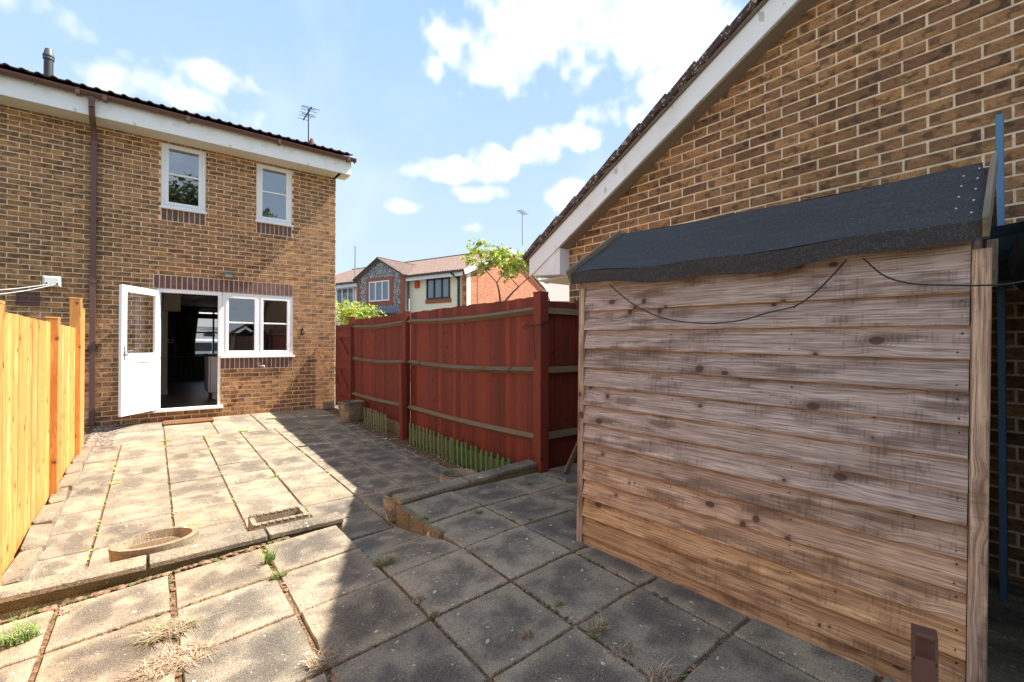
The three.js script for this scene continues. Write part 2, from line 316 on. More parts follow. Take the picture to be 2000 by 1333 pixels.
{
  const R = rng(71), near = struct(group('shed_terrace'), 'square concrete slabs in front of the wooden shed', 'paving');
  for (let i = -4; i < 6; i++) for (let j = -5; j < 5; j++) {
    const u0 = UJ + i * PITCH, v0 = 1.40 + j * PITCH, u1 = u0 + PITCH; let v1 = Math.min(v0 + PITCH, 3.21);
    if (v1 - v0 < .1 || u0 > 3.5) continue;
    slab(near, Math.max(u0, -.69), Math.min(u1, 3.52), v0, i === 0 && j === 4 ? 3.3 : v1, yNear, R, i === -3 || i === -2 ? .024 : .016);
  }
  const pat = struct(group('house_terrace'), 'sunlit concrete slab terrace between the kerb and the house', 'paving');
  const us = [-.585, -.317, .128, .56, 1.008, 1.46, 1.915, 2.37, 2.58];
  for (let i = 0; i < us.length - 1; i++) for (let j = 0; j < 10; j++) {
    const v1 = 7.75 - j * .45 + (i % 2 ? 0 : .0), v0 = v1 - .45; if (v1 < 3.5) continue;
    slab(pat, us[i], us[i + 1], Math.max(v0, 3.3), v1, (u, v) => yPatio(v), R, .011, us[i] < 1.2 && (i + j) % 4 ? 'cleanLit' : 0);  // sunlit columns mostly paler, shaded ones darker: real dirt plus painted shade
  }
  for (const [a, b] of [[-.42, .13], [.13, .75], [.75, 1.37], [1.37, 1.99], [1.99, 2.6]]) { slab(pat, a, b, 7.755, 8.55, (u, v) => yPatio(v), R, .012, 'cleanLit'); slab(pat, a, b, 8.55, a < 0 ? 9.2 : 9.36, (u, v) => yPatio(v), R, .012, 'cleanLit'); }
}

// ------------------------------------------------------------ the house
const house = group('terraced_house', [0, 0, -9.4]);
tag(house, 'two storey brown brick house with white windows and an open back door', 'house');
const DOOR = [.04, .92, .138, 2.163], WIN = [.92, 2.09, 1.038, 2.163], W1 = [.09, .69, 3.513, 4.6], W2 = [1.47, 2.06, 3.513, 4.6];
brickWall(house, {
  seed: 5, thick: .27, outline: [[-3.2, -.12], [2.88, -.12], [2.88, 4.62], [-3.2, 4.62]], holes: [[DOOR[0], DOOR[1], DOOR[2], 1.038], [DOOR[0], WIN[1], 1.038, 2.163], [W1[0], W1[1], W1[2], 4.6], [W2[0], W2[1], W2[2], 4.6]],
  voids: [DOOR, WIN, W1, W2, [0, 2.09, 2.163, 2.388], [.92, 2.09, .813, 1.038], [W1[0], W1[1], 3.288, 3.513], [W2[0], W2[1], 3.288, 3.513]],
  area: [-3.2, 2.88, -.087, 4.6], tint: [[1.06, 1.0, .90], [.98, .91, .80], [1.12, 1.03, .88], [.9, .82, .72], [1.02, .94, .8], [.82, .73, .65]],
  hidden: (a, h) => a > -.36 || h > .65,
});
soldiers('lintel', house, 0, 2.09, 2.163, 0); soldiers('sill_course', house, .92, 2.09, .813, 0);
soldiers('sill_course', house, W1[0], W1[1], 3.288, 0); soldiers('sill_course', house, W2[0], W2[1], 3.288, 0);
function frameBox(x0, x1, y0, y1, t, d, z) { return [cbox(x1 - x0, t, d, (x0 + x1) / 2, y1 - t / 2, z), cbox(x1 - x0, t, d, (x0 + x1) / 2, y0 + t / 2, z), cbox(t, y1 - y0 - 2 * t, d, x0 + t / 2, (y0 + y1) / 2, z), cbox(t, y1 - y0 - 2 * t, d, x1 - t / 2, (y0 + y1) / 2, z)]; }
function sash(parent, x0, x1, y0, y1, bar, z) {            // opening light: frame, glazing bar, two panes
  const s = mesh('sash', merge([...frameBox(x0, x1, y0, y1, .05, .05, z), cbox(x1 - x0 - .1, .026, .04, (x0 + x1) / 2, bar, z - .001)]), upvcMat, parent);
  for (const [a, b] of [[y0 + .05, bar - .013], [bar + .013, y1 - .05]]) mesh('pane', box(x1 - x0 - .1, b - a, .004, (x0 + x1) / 2, (a + b) / 2, z - .008), y0 > 3 ? upperGlass : glassMat, s);
  return s;
}
function houseWindow(x0, x1, y0, y1, lights, bar, sill) {
  const parts = frameBox(x0, x1, y0, y1, .045, .07, -.05), w = (x1 - x0 - .09) / lights;
  for (let i = 1; i < lights; i++) parts.push(cbox(.04, y1 - y0 - .09, .07, x0 + .045 + i * w, (y0 + y1) / 2, -.05));
  const f = mesh('window', merge(parts), upvcMat, house);
  for (let i = 0; i < lights; i++) sash(f, x0 + .045 + i * w + (i ? .021 : .001), x0 + .045 + (i + 1) * w - (i < lights - 1 ? .021 : .001), y0 + .046, y1 - .046, y0 + (y1 - y0) * bar, -.035);
  if (sill) mesh('sill', cbox(x1 - x0 + .05, .035, .1, (x0 + x1) / 2, y0 - .016, .005, .006), upvcMat, f);
  return f;
}
houseWindow(WIN[0] + .03, WIN[1], WIN[2] + .002, WIN[3], 2, .53, true).userData.label = 'two light kitchen window beside the back door';
houseWindow(W1[0], W1[1], W1[2], W1[3], 1, .52, true).userData.label = 'larger upstairs window near the downpipe';
houseWindow(W2[0], W2[1], W2[2], W2[3], 1, .52, true).userData.label = 'upstairs window near the house corner';
mesh('door_frame', merge([cbox(.055, 1.91, .09, DOOR[0] + .03, 1.146, -.052), cbox(.058, 1.91, .09, DOOR[1] - .002, 1.146, -.052), cbox(.9, .058, .092, .494, 2.131, -.05)]), upvcMat, house);
mesh('threshold', cbox(.96, .05, .15, .48, .165, .01, .008), upvcMat, house);
{ // door leaf, hinged on the left jamb and swung out over the terrace
  const hinge = new THREE.Group(); hinge.name = 'door'; hinge.position.set(.07, .19, .02); hinge.rotation.y = -124.5 * Math.PI / 180; hinge.userData.label = 'half glazed white back door standing open'; house.add(hinge);
  const W = .79, H = 1.93;
  mesh('leaf', merge([cbox(.1, H, .046, .05, H / 2, 0), cbox(.1, H, .046, W - .05, H / 2, 0), cbox(W - .2, .1, .046, W / 2, H - .05, 0), cbox(W - .2, .14, .046, W / 2, .85, 0), cbox(W - .2, .12, .046, W / 2, .06, 0), box(W - .2, .67, .02, W / 2, .45, 0)]), upvcMat, hinge);
  mesh('pane', box(W - .2, .91, .004, W / 2, 1.375, 0), M([1, 1, 1], { transmission: 1, thickness: 0, roughness: .01, ior: 1.5 }), hinge);
  for (const s of [-1, 1]) mesh('handle', merge([cbox(.03, .2, .008, W - .05, .93, s * .028), cyl(.008, .008, .04, 0, 0, 0, 8).rotateX(Math.PI / 2).translate(W - .05, .96, s * .03 - (s < 0 ? .04 : 0)), cbox(.11, .018, .014, W - .095, .96, s * .066)]), steelMat, hinge);
}
// eaves
mesh('soffit', planar(box(6.24, .02, .36, -.08, 4.61, .18), 0), soffitMat, house);
for (const [a, b] of [[-3.2, -.735], [-.731, 3.04]]) mesh('fascia', planar(cbox(b - a, .27, .022, (a + b) / 2, 4.735, .362), 0, .8, .8, a), whiteMat, house);
mesh('verge_end', planar(prism([[0, 4.6], [.372, 4.6], [.372, 4.87], [0, 4.9]], .022).rotateY(-Math.PI / 2).translate(3.062, 0, 0), 0), whiteMat, house);
{
  const s = new THREE.Shape(); s.absarc(0, 0, .06, Math.PI, 2 * Math.PI, false); s.lineTo(.053, 0); s.absarc(0, 0, .053, 2 * Math.PI, Math.PI, true); s.closePath();
  const g = new THREE.ExtrudeGeometry(s, { depth: 6.32, bevelEnabled: false, curveSegments: 10 }); g.rotateY(Math.PI / 2); g.translate(-3.2, 4.905, .437);
  const gut = mesh('gutter', merge([g, ...[-.87, -.58, .42, 1.75, 2.98].map(x => box(.05, .075, .128, x, 4.872, .437)), box(.02, .066, .12, 3.115, 4.874, .437)]), brownPlastic, house);
  gut.userData.label = 'brown half round gutter along the eaves';
}
mesh('downpipe', merge([box(.066, .15, .066, -.723, 4.77, .44), tube([[-.723, 4.7, .44], [-.723, 4.6, .38], [-.723, 4.47, .14], [-.723, 4.36, .06]], .036, 14, 8), box(.066, 4.33, .062, -.723, 2.19, .055), ...[4.3, 3.15, 2.2, 1.2].map(y => box(.12, .035, .05, -.723, y, .03)), ...[4.3, 3.15, 2.2, 1.2].map(y => box(.078, .05, .074, -.723, y, .055))]), brownPlastic, house);
// roof
function romanTile(len = .36, w = .3) {
  const n = 14, pos = [], prof = t => .022 * Math.max(0, Math.sin(t * 4 * Math.PI)) ** .7 + .0, y = t => prof(t);
  for (let i = 0; i < n; i++) { const a = i / n, b = (i + 1) / n, xa = (a - .5) * w, xb = (b - .5) * w, ya = y(a), yb = y(b), q = (p1, p2, p3, p4) => pos.push(...p1, ...p2, ...p3, ...p1, ...p3, ...p4);
    q([xa, ya + .016, len / 2], [xb, yb + .016, len / 2], [xb, yb + .016, -len / 2], [xa, ya + .016, -len / 2]); q([xa, ya, len / 2], [xb, yb, len / 2], [xb, yb + .016, len / 2], [xa, ya + .016, len / 2]); q([xb, yb, len / 2], [xa, ya, len / 2], [xa, ya, -len / 2], [xb, yb, -len / 2]); }
  const g = new THREE.BufferGeometry(); g.setAttribute('position', new THREE.Float32BufferAttribute(pos, 3)); g.computeVertexNormals(); return planar(g, 0, 1, 1);
}
{
  const pitch = 20 * Math.PI / 180, tg = romanTile(), base = new THREE.Group(); base.name = 'roof'; base.position.set(0, 4.93, .47); base.rotation.x = pitch; house.add(base);
  base.userData.label = 'low pitched roof of dark brown ribbed tiles';
  const R = rng(9), rest = [];
  for (let c = 0; c < 16; c++) for (let i = 0; i < 21; i++) { const x = -3.1 + i * .3, z = -.15 - c * .31, yy = .012 + R() * .006; if (c === 0) { const m = mesh('roof_tile', tg, tile2Mat, base); m.position.set(x, yy, z); m.rotation.x = -.06; } else rest.push(tg.clone().rotateX(-.06).translate(x, yy, z)); }
  mesh('tile_courses', mergeGeometries(rest), tile2Mat, base).userData.kind = 'stuff';
  const under = mesh('roof_deck', planar(merge([box(6.24, .03, 5.0, -.08, -.03, -2.5)]), 0), M([.12, .08, .06]), base); under.name = 'roof_deck';
  mesh('rear_slope', planar(box(6.2, .04, 5.2, -.08, 4.93 + 4.95 * Math.sin(pitch) - .9, -7.0).rotateX(0), 0), tile2Mat, house);
}
mesh('side_wall', planar(merge([box(.27, 4.72, 8.3, 2.742, 2.24, -4.43), box(.27, 4.72, 8.3, -3.06, 2.24, -4.43)]), 2, 1, 1), M([.34, .24, .15], { roughness: .95 }), house);
mesh('street_wall', planar(prismHole([[-3.2, -.12], [2.88, -.12], [2.88, 4.62], [-3.2, 4.62]], [[.72, 2.0, .9, 2.36]], .25, -8.6), 0), M([.42, .38, .34]), house);
function prismHole(pts, holes, depth, z) { const s = new THREE.Shape(pts.map(p => new THREE.Vector2(...p))); for (const [a, b, c, d] of holes) s.holes.push(new THREE.Path([[a, c], [b, c], [b, d], [a, d]].map(p => new THREE.Vector2(...p)))); const g = new THREE.ExtrudeGeometry(s, { depth, bevelEnabled: false }); g.translate(0, 0, z); return g; }
mesh('upper_ceiling', box(5.5, .04, 8.05, -.16, 4.66, -4.3), M([.6, .6, .58]), house);
mesh('upper_floor', box(5.5, .2, 8.05, -.16, 2.62, -4.3), M([.5, .47, .44]), house);
mesh('gable_infill', prism([[.35, 4.6], [-4.4, 6.32], [-9.0, 4.6]], .05).rotateY(-Math.PI / 2).translate(2.88, 0, 0), M([.34, .24, .15]), house);
{ // flue and soil vent on the roof
  const flue = group('roof_flue', [-1.37, 5.3, -10.5]);
  mesh('pipe', cyl(.058, .058, .62, 0, 0, 0, 18), M([.03, .034, .04], { roughness: .5 }), flue); mesh('cowl', merge([cyl(.07, .07, .03, 0, .6, 0, 18), cyl(.074, .074, .02, 0, .645, 0, 18), cyl(.068, .045, .1, 0, .67, 0, 18)]), M([.09, .11, .11], { roughness: .5 }), flue);
  tag(flue, 'dark grey boiler flue pipe on the left of the house roof', 'flue');
  const vp = group('vent_terminal', [2.7, 5.35, -10.5]);
  mesh('pipe', cyl(.07, .07, .2, 0, 0, 0, 14), M([.45, .46, .46], { metalness: .6, roughness: .4 }), vp); mesh('cap', merge([cyl(.095, .06, .12, 0, .2, 0, 14), cyl(.06, .03, .08, 0, .32, 0, 14)]), M([.16, .07, .05]), vp);
  tag(vp, 'small capped vent on the roof below the house aerial', 'vent');
  const ae = group('tv_aerial', [2.66, 5.3, -10.62]);
  mesh('mast', cyl(.014, .012, 1.15, 0, 0, 0, 8), blackMetal, ae);
  mesh('antenna', merge([box(.02, .02, .7, 0, 1.08, -.1), ...[0, 1, 2, 3, 4].map(i => box(.36 - i * .03, .008, .008, 0, 1.09, .2 - i * .16)), box(.28, .012, .012, 0, 1.0, 0), box(.3, .01, .01, 0, 1.16, 0)]), blackMetal, ae);
  tag(ae, 'branched tv aerial on the right end of the brown brick house roof', 'aerial');
}
// fittings on the wall
const wallItem = (name, u, y, label, cat) => tag(group(name, [u, y, -9.4]), label, cat);
{ const g = wallItem('clothesline_reel', -1.16, 2.16, 'white plastic clothesline reel on the brick wall left of the downpipe', 'clothesline');
  mesh('housing', cbox(.19, .15, .11, 0, 0, .06, .025), M([.72, .73, .68], { roughness: .4 }), g);
  for (const x of [-.05, .06]) mesh('eyelet', cyl(.013, .013, .012, 0, 0, 0, 10).rotateX(Math.PI / 2).translate(x, -.035, .106), blackMetal, g);
  mesh('cord', merge([tube([[-.03, -.05, .115], [-.3, -.2, .75], [-.9, -.42, 2.1], [-1.5, -.5, 3.4]], .0035, 20, 5), tube([[.03, -.05, .115], [-.26, -.24, .75], [-.85, -.48, 2.1], [-1.46, -.55, 3.4]], .0035, 20, 5)]), M([.8, .8, .78]), g);
}
{ const g = wallItem('air_vent', -1.41, 1.9, 'dark brown slatted air vent in the wall under the clothesline reel', 'vent');
  mesh('frame', merge(frameBox(-.12, .12, -.1, .1, .018, .03, .012)), brownPlastic, g); for (let i = 0; i < 7; i++) mesh('slat', box(.205, .016, .02, 0, -.075 + i * .025, .008).rotateX(0), brownPlastic, g); }
{ const g = wallItem('wall_lamp', 1.03, 2.475, 'small weathered bulkhead lamp above the door lintel', 'lamp');
  mesh('body', cbox(.14, .09, .1, 0, 0, .05, .012), M([.16, .15, .13], { roughness: .7 }), g); mesh('lens', cbox(.11, .04, .05, 0, -.03, .09, .01), M([.35, .33, .28], { roughness: .3 }), g); }
{ const g = wallItem('garden_tap', 1.51, .86, 'chrome outdoor tap on the wall below the kitchen window', 'tap');
  mesh('pipe', merge([cyl(.012, .012, .09, 0, 0, 0, 10).rotateX(Math.PI / 2).translate(0, 0, 0), tube([[0, 0, .08], [.05, 0, .1], [.08, -.01, .1], [.09, -.05, .1]], .013, 12, 8)]), steelMat, g); mesh('handle', merge([cyl(.006, .006, .05, 0, 0, .08, 8), box(.07, .012, .012, 0, .05, .08)]), steelMat, g); }
{ const g = wallItem('wall_bracket', 2.25, 1.5, 'black iron bracket on the wall right of the kitchen window', 'bracket');
  mesh('plate', cbox(.03, .13, .012, 0, 0, .008, .003), blackMetal, g); mesh('hook', tube([[0, .03, .01], [.01, .04, .07], [.02, .0, .1], [.015, -.05, .07], [0, -.08, .03]], .009, 16, 6), blackMetal, g); }
{ const g = wallItem('wall_hook', -.38, 1.87, 'small black hook on the wall behind the open door', 'hook');
  mesh('plate', cbox(.02, .12, .01, 0, 0, .007, .002), blackMetal, g); mesh('hook', tube([[0, -.02, .01], [-.02, -.06, .05], [-.06, -.08, .07], [-.08, -.04, .07]], .007, 12, 6), blackMetal, g); }

// inside
struct(mesh('kitchen_floor', planar(box(5.5, .06, 8.05, -.16, .11, -13.7), 0, .7, .7), M([.62, .5, .42], { roughness: .4, map: greyTex })), 'dark wooden floor seen through the open door', 'floor');
struct(mesh('kitchen_ceiling', box(5.5, .03, 8.05, -.16, 2.5, -13.7), M([.75, .74, .72])), 'white ceiling inside the kitchen', 'ceiling');
struct(mesh('kitchen_wall', merge([box(2.9, 2.36, .1, -1.2, 1.31, -12.75), box(2.92, .12, .02, -1.2, .2, -12.68)]), M([.84, .78, .68])), 'beige inner wall seen through the open door', 'wall');
struct(mesh('stair_bulkhead', box(.3, .5, .4, .32, 2.24, -12.6), M([.66, .6, .5])), 'beige boxed bulkhead under the ceiling inside the door', 'wall');
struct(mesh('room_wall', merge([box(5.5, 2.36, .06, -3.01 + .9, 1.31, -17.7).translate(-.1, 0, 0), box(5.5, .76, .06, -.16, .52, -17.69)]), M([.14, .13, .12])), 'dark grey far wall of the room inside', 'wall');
{ const g = group('curtain', [.8, .2, -17.5]); const pos = []; const n = 40, m = 14;
  const f = (i, j) => { const t = i / n, s = j / m, pinch = .14 + .12 * Math.abs(s - .42) * 2.2; return [(t - .5) * (.3 + 2 * pinch) * .8, s * 2.25, .04 * Math.sin(t * 30 + s) * (.6 + s)]; };
  for (let i = 0; i < n; i++) for (let j = 0; j < m; j++) { const a = f(i, j), b = f(i + 1, j), c = f(i + 1, j + 1), d = f(i, j + 1); pos.push(...a, ...b, ...c, ...a, ...c, ...d); }
  const cg = new THREE.BufferGeometry(); cg.setAttribute('position', new THREE.Float32BufferAttribute(pos, 3)); cg.computeVertexNormals();
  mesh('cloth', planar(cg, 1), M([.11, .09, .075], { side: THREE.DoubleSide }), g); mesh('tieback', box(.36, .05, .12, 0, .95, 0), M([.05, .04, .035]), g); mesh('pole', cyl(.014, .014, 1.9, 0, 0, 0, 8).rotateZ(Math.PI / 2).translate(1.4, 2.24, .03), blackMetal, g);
  tag(g, 'dark gathered curtain beside the far window inside the house', 'curtain'); }
{ const g = group('kitchen_unit', [1.2, .15, -11.3]); mesh('carcass', cbox(.6, .72, 1.0, 0, .5, 0), M([.72, .71, .69]), g); mesh('plinth', box(.54, .14, .94, .01, .07, 0), M([.6, .6, .58]), g); mesh('worktop', cbox(.66, .04, 1.06, 0, .885, 0), M([.03, .03, .03], { roughness: .3 }), g); mesh('end_panel', cbox(.03, .72, .9, -.318, .5, 0), M([.74, .73, .71]), g);
  tag(g, 'white kitchen base unit with dark worktop just inside the door', 'cabinet'); }
{ const g = group('ceiling_lamp', [.72, 2.2, -12.4]); mesh('bowl', new THREE.SphereGeometry(.2, 20, 8, 0, 6.2832, Math.PI / 2, Math.PI / 2).scale(1, .5, 1).translate(0, .12, 0), M([.3, .27, .22], { side: THREE.DoubleSide }), g); mesh('rod', cyl(.012, .012, .28, 0, 0, 0, 8), blackMetal, g); tag(g, 'dark bowl ceiling lamp inside the house', 'lamp'); }
{ const g = group('light_switch', [.42, 1.36, -17.64]); mesh('plate', cbox(.15, .14, .012, 0, 0, 0), M([.8, .8, .78]), g); mesh('rocker', cbox(.06, .05, .012, 0, 0, .008), M([.05, .05, .05]), g); tag(g, 'white switch plate on the dark wall inside the house', 'switch'); }
{ const g = group('street_window', [1.36, 1.63, -17.9]); mesh('frame', merge([...frameBox(-.64, .64, -.73, .73, .05, .06, 0), box(1.2, .05, .05, 0, .02, 0), box(.05, 1.4, .05, .2, 0, 0)]), M([.3, .3, .3]), g); mesh('pane', box(1.2, 1.38, .004, 0, 0, -.01), M([1, 1, 1], { transmission: 1, thickness: 0, roughness: .01, ior: 1.5 }), g); mesh('blind', box(1.3, .16, .02, 0, .55, .1), M([.05, .045, .04]), g); tag(g, 'far window of the room seen through the open door', 'window'); }
{ const g = group('doormat', [.46, yPatio(9) + .004, -9.02]); mesh('mat', planar(cbox(.66, .022, .36, 0, .011, 0, .005), 0, 2, 2), M([1, .68, .42], { map: soilTex, bumpMap: soilTex, bumpScale: .006, roughness: 1 }), g); tag(g, 'brown coir doormat on the paving below the back door', 'doormat'); }

// ------------------------------------------------------------ the garage gable on the right
const garage = group('brick_garage', [3.55, 0, 0], -Math.PI / 2);      // its own x runs towards the viewer, z out of the wall
tag(garage, 'brown brick garage gable with white bargeboard behind the shed', 'garage');
const SL = .554, vy = x => 2.325 + SL * Math.min(x + 4.0, 3.25 * 2 - (x + 4.0));   // top edge of the verge tiles over x = -v
brickWall(garage, { seed: 15, thick: .22, outline: [[-3.5, -.3], [2.0, -.3], [2.0, vy(2.0) - .33], [-.75, vy(-.75) - .33], [-3.5, vy(-3.5) - .33]], area: [-3.5, 2.0, -.2, 4], top: x => vy(x) - .22,
  tint: [[.98, .9, .78], [.88, .8, .68], [1.02, .9, .70], [.72, .64, .56], [.92, .85, .72], [.8, .73, .6], [.56, .5, .47]], hidden: (a, h) => h < .24 + .14 * (a - .22) && a < 1.02 && a > .2 });
const cs = Math.cos(Math.atan(SL)), ang = Math.atan(SL);
const strip = (x0, x1, dTop, dBot, depth, z) => prism([[x0, vy(x0) - dBot], [x1, vy(x1) - dBot], [x1, vy(x1) - dTop], [x0, vy(x0) - dTop]], depth, z);
mesh('bargeboard', planar(strip(-3.98, -.75, .115, .32, .022, .135), 0, .7, .7), whiteMat, garage).userData.label = 'white painted bargeboard on the left slope';
mesh('bargeboard', planar(strip(-.75, 2.4, .115, .32, .022, .135), 0, .7, .7), whiteMat, garage);
mesh('verge_soffit', planar(merge([strip(-3.6, -.75, .318, .33, .145, -.01), strip(-.75, 2.4, .318, .33, .145, -.01)]), 0), M([.30, .25, .20]), garage);
mesh('undercloak', planar(merge([strip(-4.03, -.75, .085, .112, .19, -.01), strip(-.75, 2.4, .085, .112, .19, -.01)]), 0), M([.20, .16, .13], { roughness: .95 }), garage);
mesh('eaves_box', planar(merge([prism([[-3.96, 2.03], [-3.5, 1.99], [-3.5, 2.30], [-3.95, 2.05]], .15, -.012), box(.5, .02, 3.0, -3.74, 1.985, -1.5)]), 0), whiteMat, garage);
mesh('eaves_fascia', box(.022, .2, 3.2, -3.985, 2.13, -1.48), whiteMat, garage);
mesh('gutter', merge([box(.1, .06, 3.2, -4.05, 2.2, -1.5)]), brownPlastic, garage);
{
  const R = rng(22), rest = [];
  for (let c = 0; c < 12; c++) for (let i = 0; i < 9; i++) {
    const s = (c + .5) * .3, x = -4.02 + s * cs, g = planar(cbox(.37, .06, .298, 0, 0, 0, .006).rotateZ(ang + .07), 0, 1, 1, R(), R());
    const px = x, py = vy(x) - .05 + (R() - .5) * .008, pz = .06 - i * .3 + (R() - .5) * .01;
    if (i === 0) { const m = mesh('verge_tile', g, tileMat, garage); m.position.set(px, py, pz); } else rest.push(g.translate(px, py, pz));
    const g2 = planar(cbox(.37, .06, .298, 0, 0, 0, .006).rotateZ(-ang - .07), 0, 1, 1, R(), R()); rest.push(g2.translate(-1.5 - px, py, pz));
  }
  mesh('roof_tiles', mergeGeometries(rest), tileMat, garage).userData.kind = 'stuff';
  mesh('roof_deck', merge([strip(-4.0, -.75, .07, .1, .02, -2.8), ...[[-3.95, -.75, 1], [-.75, 2.4, 1]].map(([a, b]) => strip(a, b, .08, .1, 2.7, -2.75))]), M([.1, .08, .07]), garage);
}
mesh('side_wall', planar(box(.22, 2.2, 2.6, -3.39, .9, -1.53), 2), M([.3, .2, .13]), garage);

// ------------------------------------------------------------ kerbs
{
  const L = group('retaining_kerb', [0, 0, -3.3]); tag(L, 'low sunlit kerb with pale stone coping, left of the gap', 'kerb');
  const R = rng(4), R2 = [[-.7, -.02], [-.012, .59], [.597, 1.075]];
  for (const [a, b] of R2) { const m = mesh('coping_stone', planar(cbox(b - a - .008, .036, .15, 0, 0, 0, .006), 0, 1.2, 1.2, R(), R()), copingMat, L); m.position.set((a + b) / 2, -.012 + (R() - .5) * .006, -.062); m.rotation.z = (R() - .5) * .012; }
  mesh('footing', planar(box(1.76, .22, .12, .185, -.142, -.056), 0, 2, 2), M([.62, .58, .34], { map: concreteTex, bumpMap: concreteTex, bumpScale: .004, roughness: .95 }), L).userData.label = 'mossy concrete footing';
  const K = group('retaining_kerb', [1.46, .055, -3.2], 0); K.rotation.z = .045; K.rotation.y = 0; tag(K, 'low shaded kerb with grey stone coping, running from the gap to the red fence', 'kerb');
  for (const [a, b] of [[.0, .62], [.628, 1.2], [1.206, 1.38]]) { const m = mesh('coping_stone', planar(cbox(b - a - .006, .036, .15, 0, 0, 0, .006), 0, 1.2, 1.2, R(), R()), copingMat, K); m.position.set((a + b) / 2, .0, -.075); }
  mesh('footing', planar(box(1.36, .24, .11, .69, -.139, -.066), 0, 2, 2), M([.7, .6, .4], { map: concreteTex, bumpMap: concreteTex, bumpScale: .004, roughness: .95 }), K);
  const E = group('brick_edging', [1.468, 0, 0]); tag(E, 'short brick edging along the sunken slab in the kerb gap', 'edging');
  for (let i = 0; i < 3; i++) { const m = mesh('brick', planar(cbox(.05, .16, .205, 0, 0, 0, .006), 2, 1, 1, R(), R()), M([.75, .66, .5], { map: concreteTex, bumpMap: concreteTex, bumpScale: .004, roughness: .95 }), E); m.position.set(-.012, -.045 + .0 * i, -3.1 + i * .215); }
  const S = group('edging_stones'); tag(S, 'row of rough pale edging stones along the foot of the yellow fence', 'edging');
  for (let i = 0; i < 9; i++) { const v = 3.55 + i * .5, l = .42 + .1 * R(), m = mesh('stone', planar(cbox(.09 + .03 * R(), .06 + .02 * R(), l, 0, 0, 0, .014), 2, 1.4, 1.4, R(), R()), copingMat, S); m.position.set(-.635 + .02 * R(), yPatio(v) + .004 + .012 * R(), -v); m.rotation.set((R() - .5) * .05, (R() - .5) * .1, (R() - .5) * .24); }
}

// ------------------------------------------------------------ yellow fence on the left
function boardFence(name, u, v0, v1, y0, top, w, mat, label, category, o = {}) {   // vertical boards along v, faces towards +u (side 1) or -u (side -1)
  const g = group(name, [u, 0, 0]), R = rng(Math.round(v0 * 97 + u * 31)); tag(g, label, category);
  const n = Math.round((v1 - v0) / w), p = (v1 - v0) / n;
  for (let i = 0; i < n; i++) {
    const v = v0 + (i + .5) * p, a = y0(v), b = top(v) + (R() - .5) * (o.rag ?? .008), q = (o.q0 ?? .84) + (o.qr ?? .3) * R(), wd = p + (o.lap ?? .012), hg = b - a;
    const gg = prism([[-wd / 2, -.002], [wd / 2, -.002], [wd / 2, .005], [-wd / 2, .02]], hg).rotateX(-Math.PI / 2).rotateY(Math.PI / 2 * (o.side ?? 1)).rotateY(0);
    gg.translate(0, a, 0); const m = mesh('board', tint(planar(gg, 1, .5, 1.6, R() * 5, R() * 5), [q, q * (o.gq ?? 1), q * (o.bq ?? 1)]), mat, g);
    m.position.set((R() - .5) * .004, 0, -v); m.rotation.x = (R() - .5) * (o.lean ?? .006);
  }
  return g;
}
function post(name, u, v, y0, y1, w, mat, label, cat, grp, q = 1) { const g = group(name, [u, 0, -v]); mesh('shaft', tint(planar(cbox(w, y1 - y0, w, 0, (y0 + y1) / 2, 0, .005), 1, .5, 1.6, u + v, v), [q, q, q]), mat, g); mesh('cap', tint(planar(cbox(w + .004, .016, w + .004, 0, y1 + .006, 0, .006), 0, 1, 1), [q, q, q]), mat, g); return tag(g, label, cat, grp); }
const yl = v => yPatio(v) - .03;
boardFence('timber_fence', -.70, 1.75, 3.66, v => -.1, () => 1.43, .105, newMat, 'yellow timber fence panel nearest the viewer, at the left edge', 'fence');
boardFence('timber_fence', -.70, 3.74, 5.57, yl, () => 1.43, .105, newMat, 'tall yellow timber fence panel in front of the first narrow post', 'fence');
boardFence('timber_fence', -.70, 5.66, 7.14, yl, () => 1.43, .105, newMat, 'yellow timber fence panel between the two posts', 'fence');
boardFence('timber_fence', -.70, 7.26, 8.09, yl, () => 1.69, .105, newMat, 'short taller yellow fence panel nearest the house', 'fence', { rag: .02 });
post('fence_post', -.69, 3.70, -.2, 1.46, .08, newMat, 'yellow fence post at the left edge of the view', 'post', undefined, .8);
post('fence_post', -.69, 5.615, -.2, 1.463, .085, newMat, 'low post between the two yellow fence panels', 'post', undefined, .8);
post('fence_post', -.70, 7.2, -.2, 1.76, .1, newMat, 'tall yellow fence post standing above the panels', 'post', undefined, .86);
for (const [a, b, t] of [[1.75, 3.66, 1.43], [3.74, 5.57, 1.43], [5.66, 7.14, 1.43]]) { }

// ------------------------------------------------------------ red fence and gate
const yf = v => yPatio(v) + .1;
const top = () => 1.70;
function arris(parent, v0, v1, y, mat, tin, sag = 0) { const n = 10, pos = []; const prof = [[0, .035], [-.055, 0], [0, -.035]]; const at = i => { const t = i / n; return [v0 + (v1 - v0) * t, y + sag * Math.sin(Math.PI * t)]; };
  for (let i = 0; i < n; i++) { const [va, ya] = at(i), [vb, yb] = at(i + 1); for (let k = 0; k < 2; k++) { const [p, q] = [prof[k], prof[k + 1]]; const A = [p[0], ya + p[1], -va], B = [q[0], ya + q[1], -va], C = [q[0], yb + q[1], -vb], D = [p[0], yb + p[1], -vb]; pos.push(...A, ...B, ...C, ...A, ...C, ...D); } }
  const g = new THREE.BufferGeometry(); g.setAttribute('position', new THREE.Float32BufferAttribute(pos, 3)); g.computeVertexNormals(); return mesh('rail', tint(planar(g, 2, .5, 1.6, v0, y), tin), mat, parent); }
const redOpt = { side: -1, q0: .62, qr: .66, lap: .006, rag: .014, gq: 1, lean: .01 };
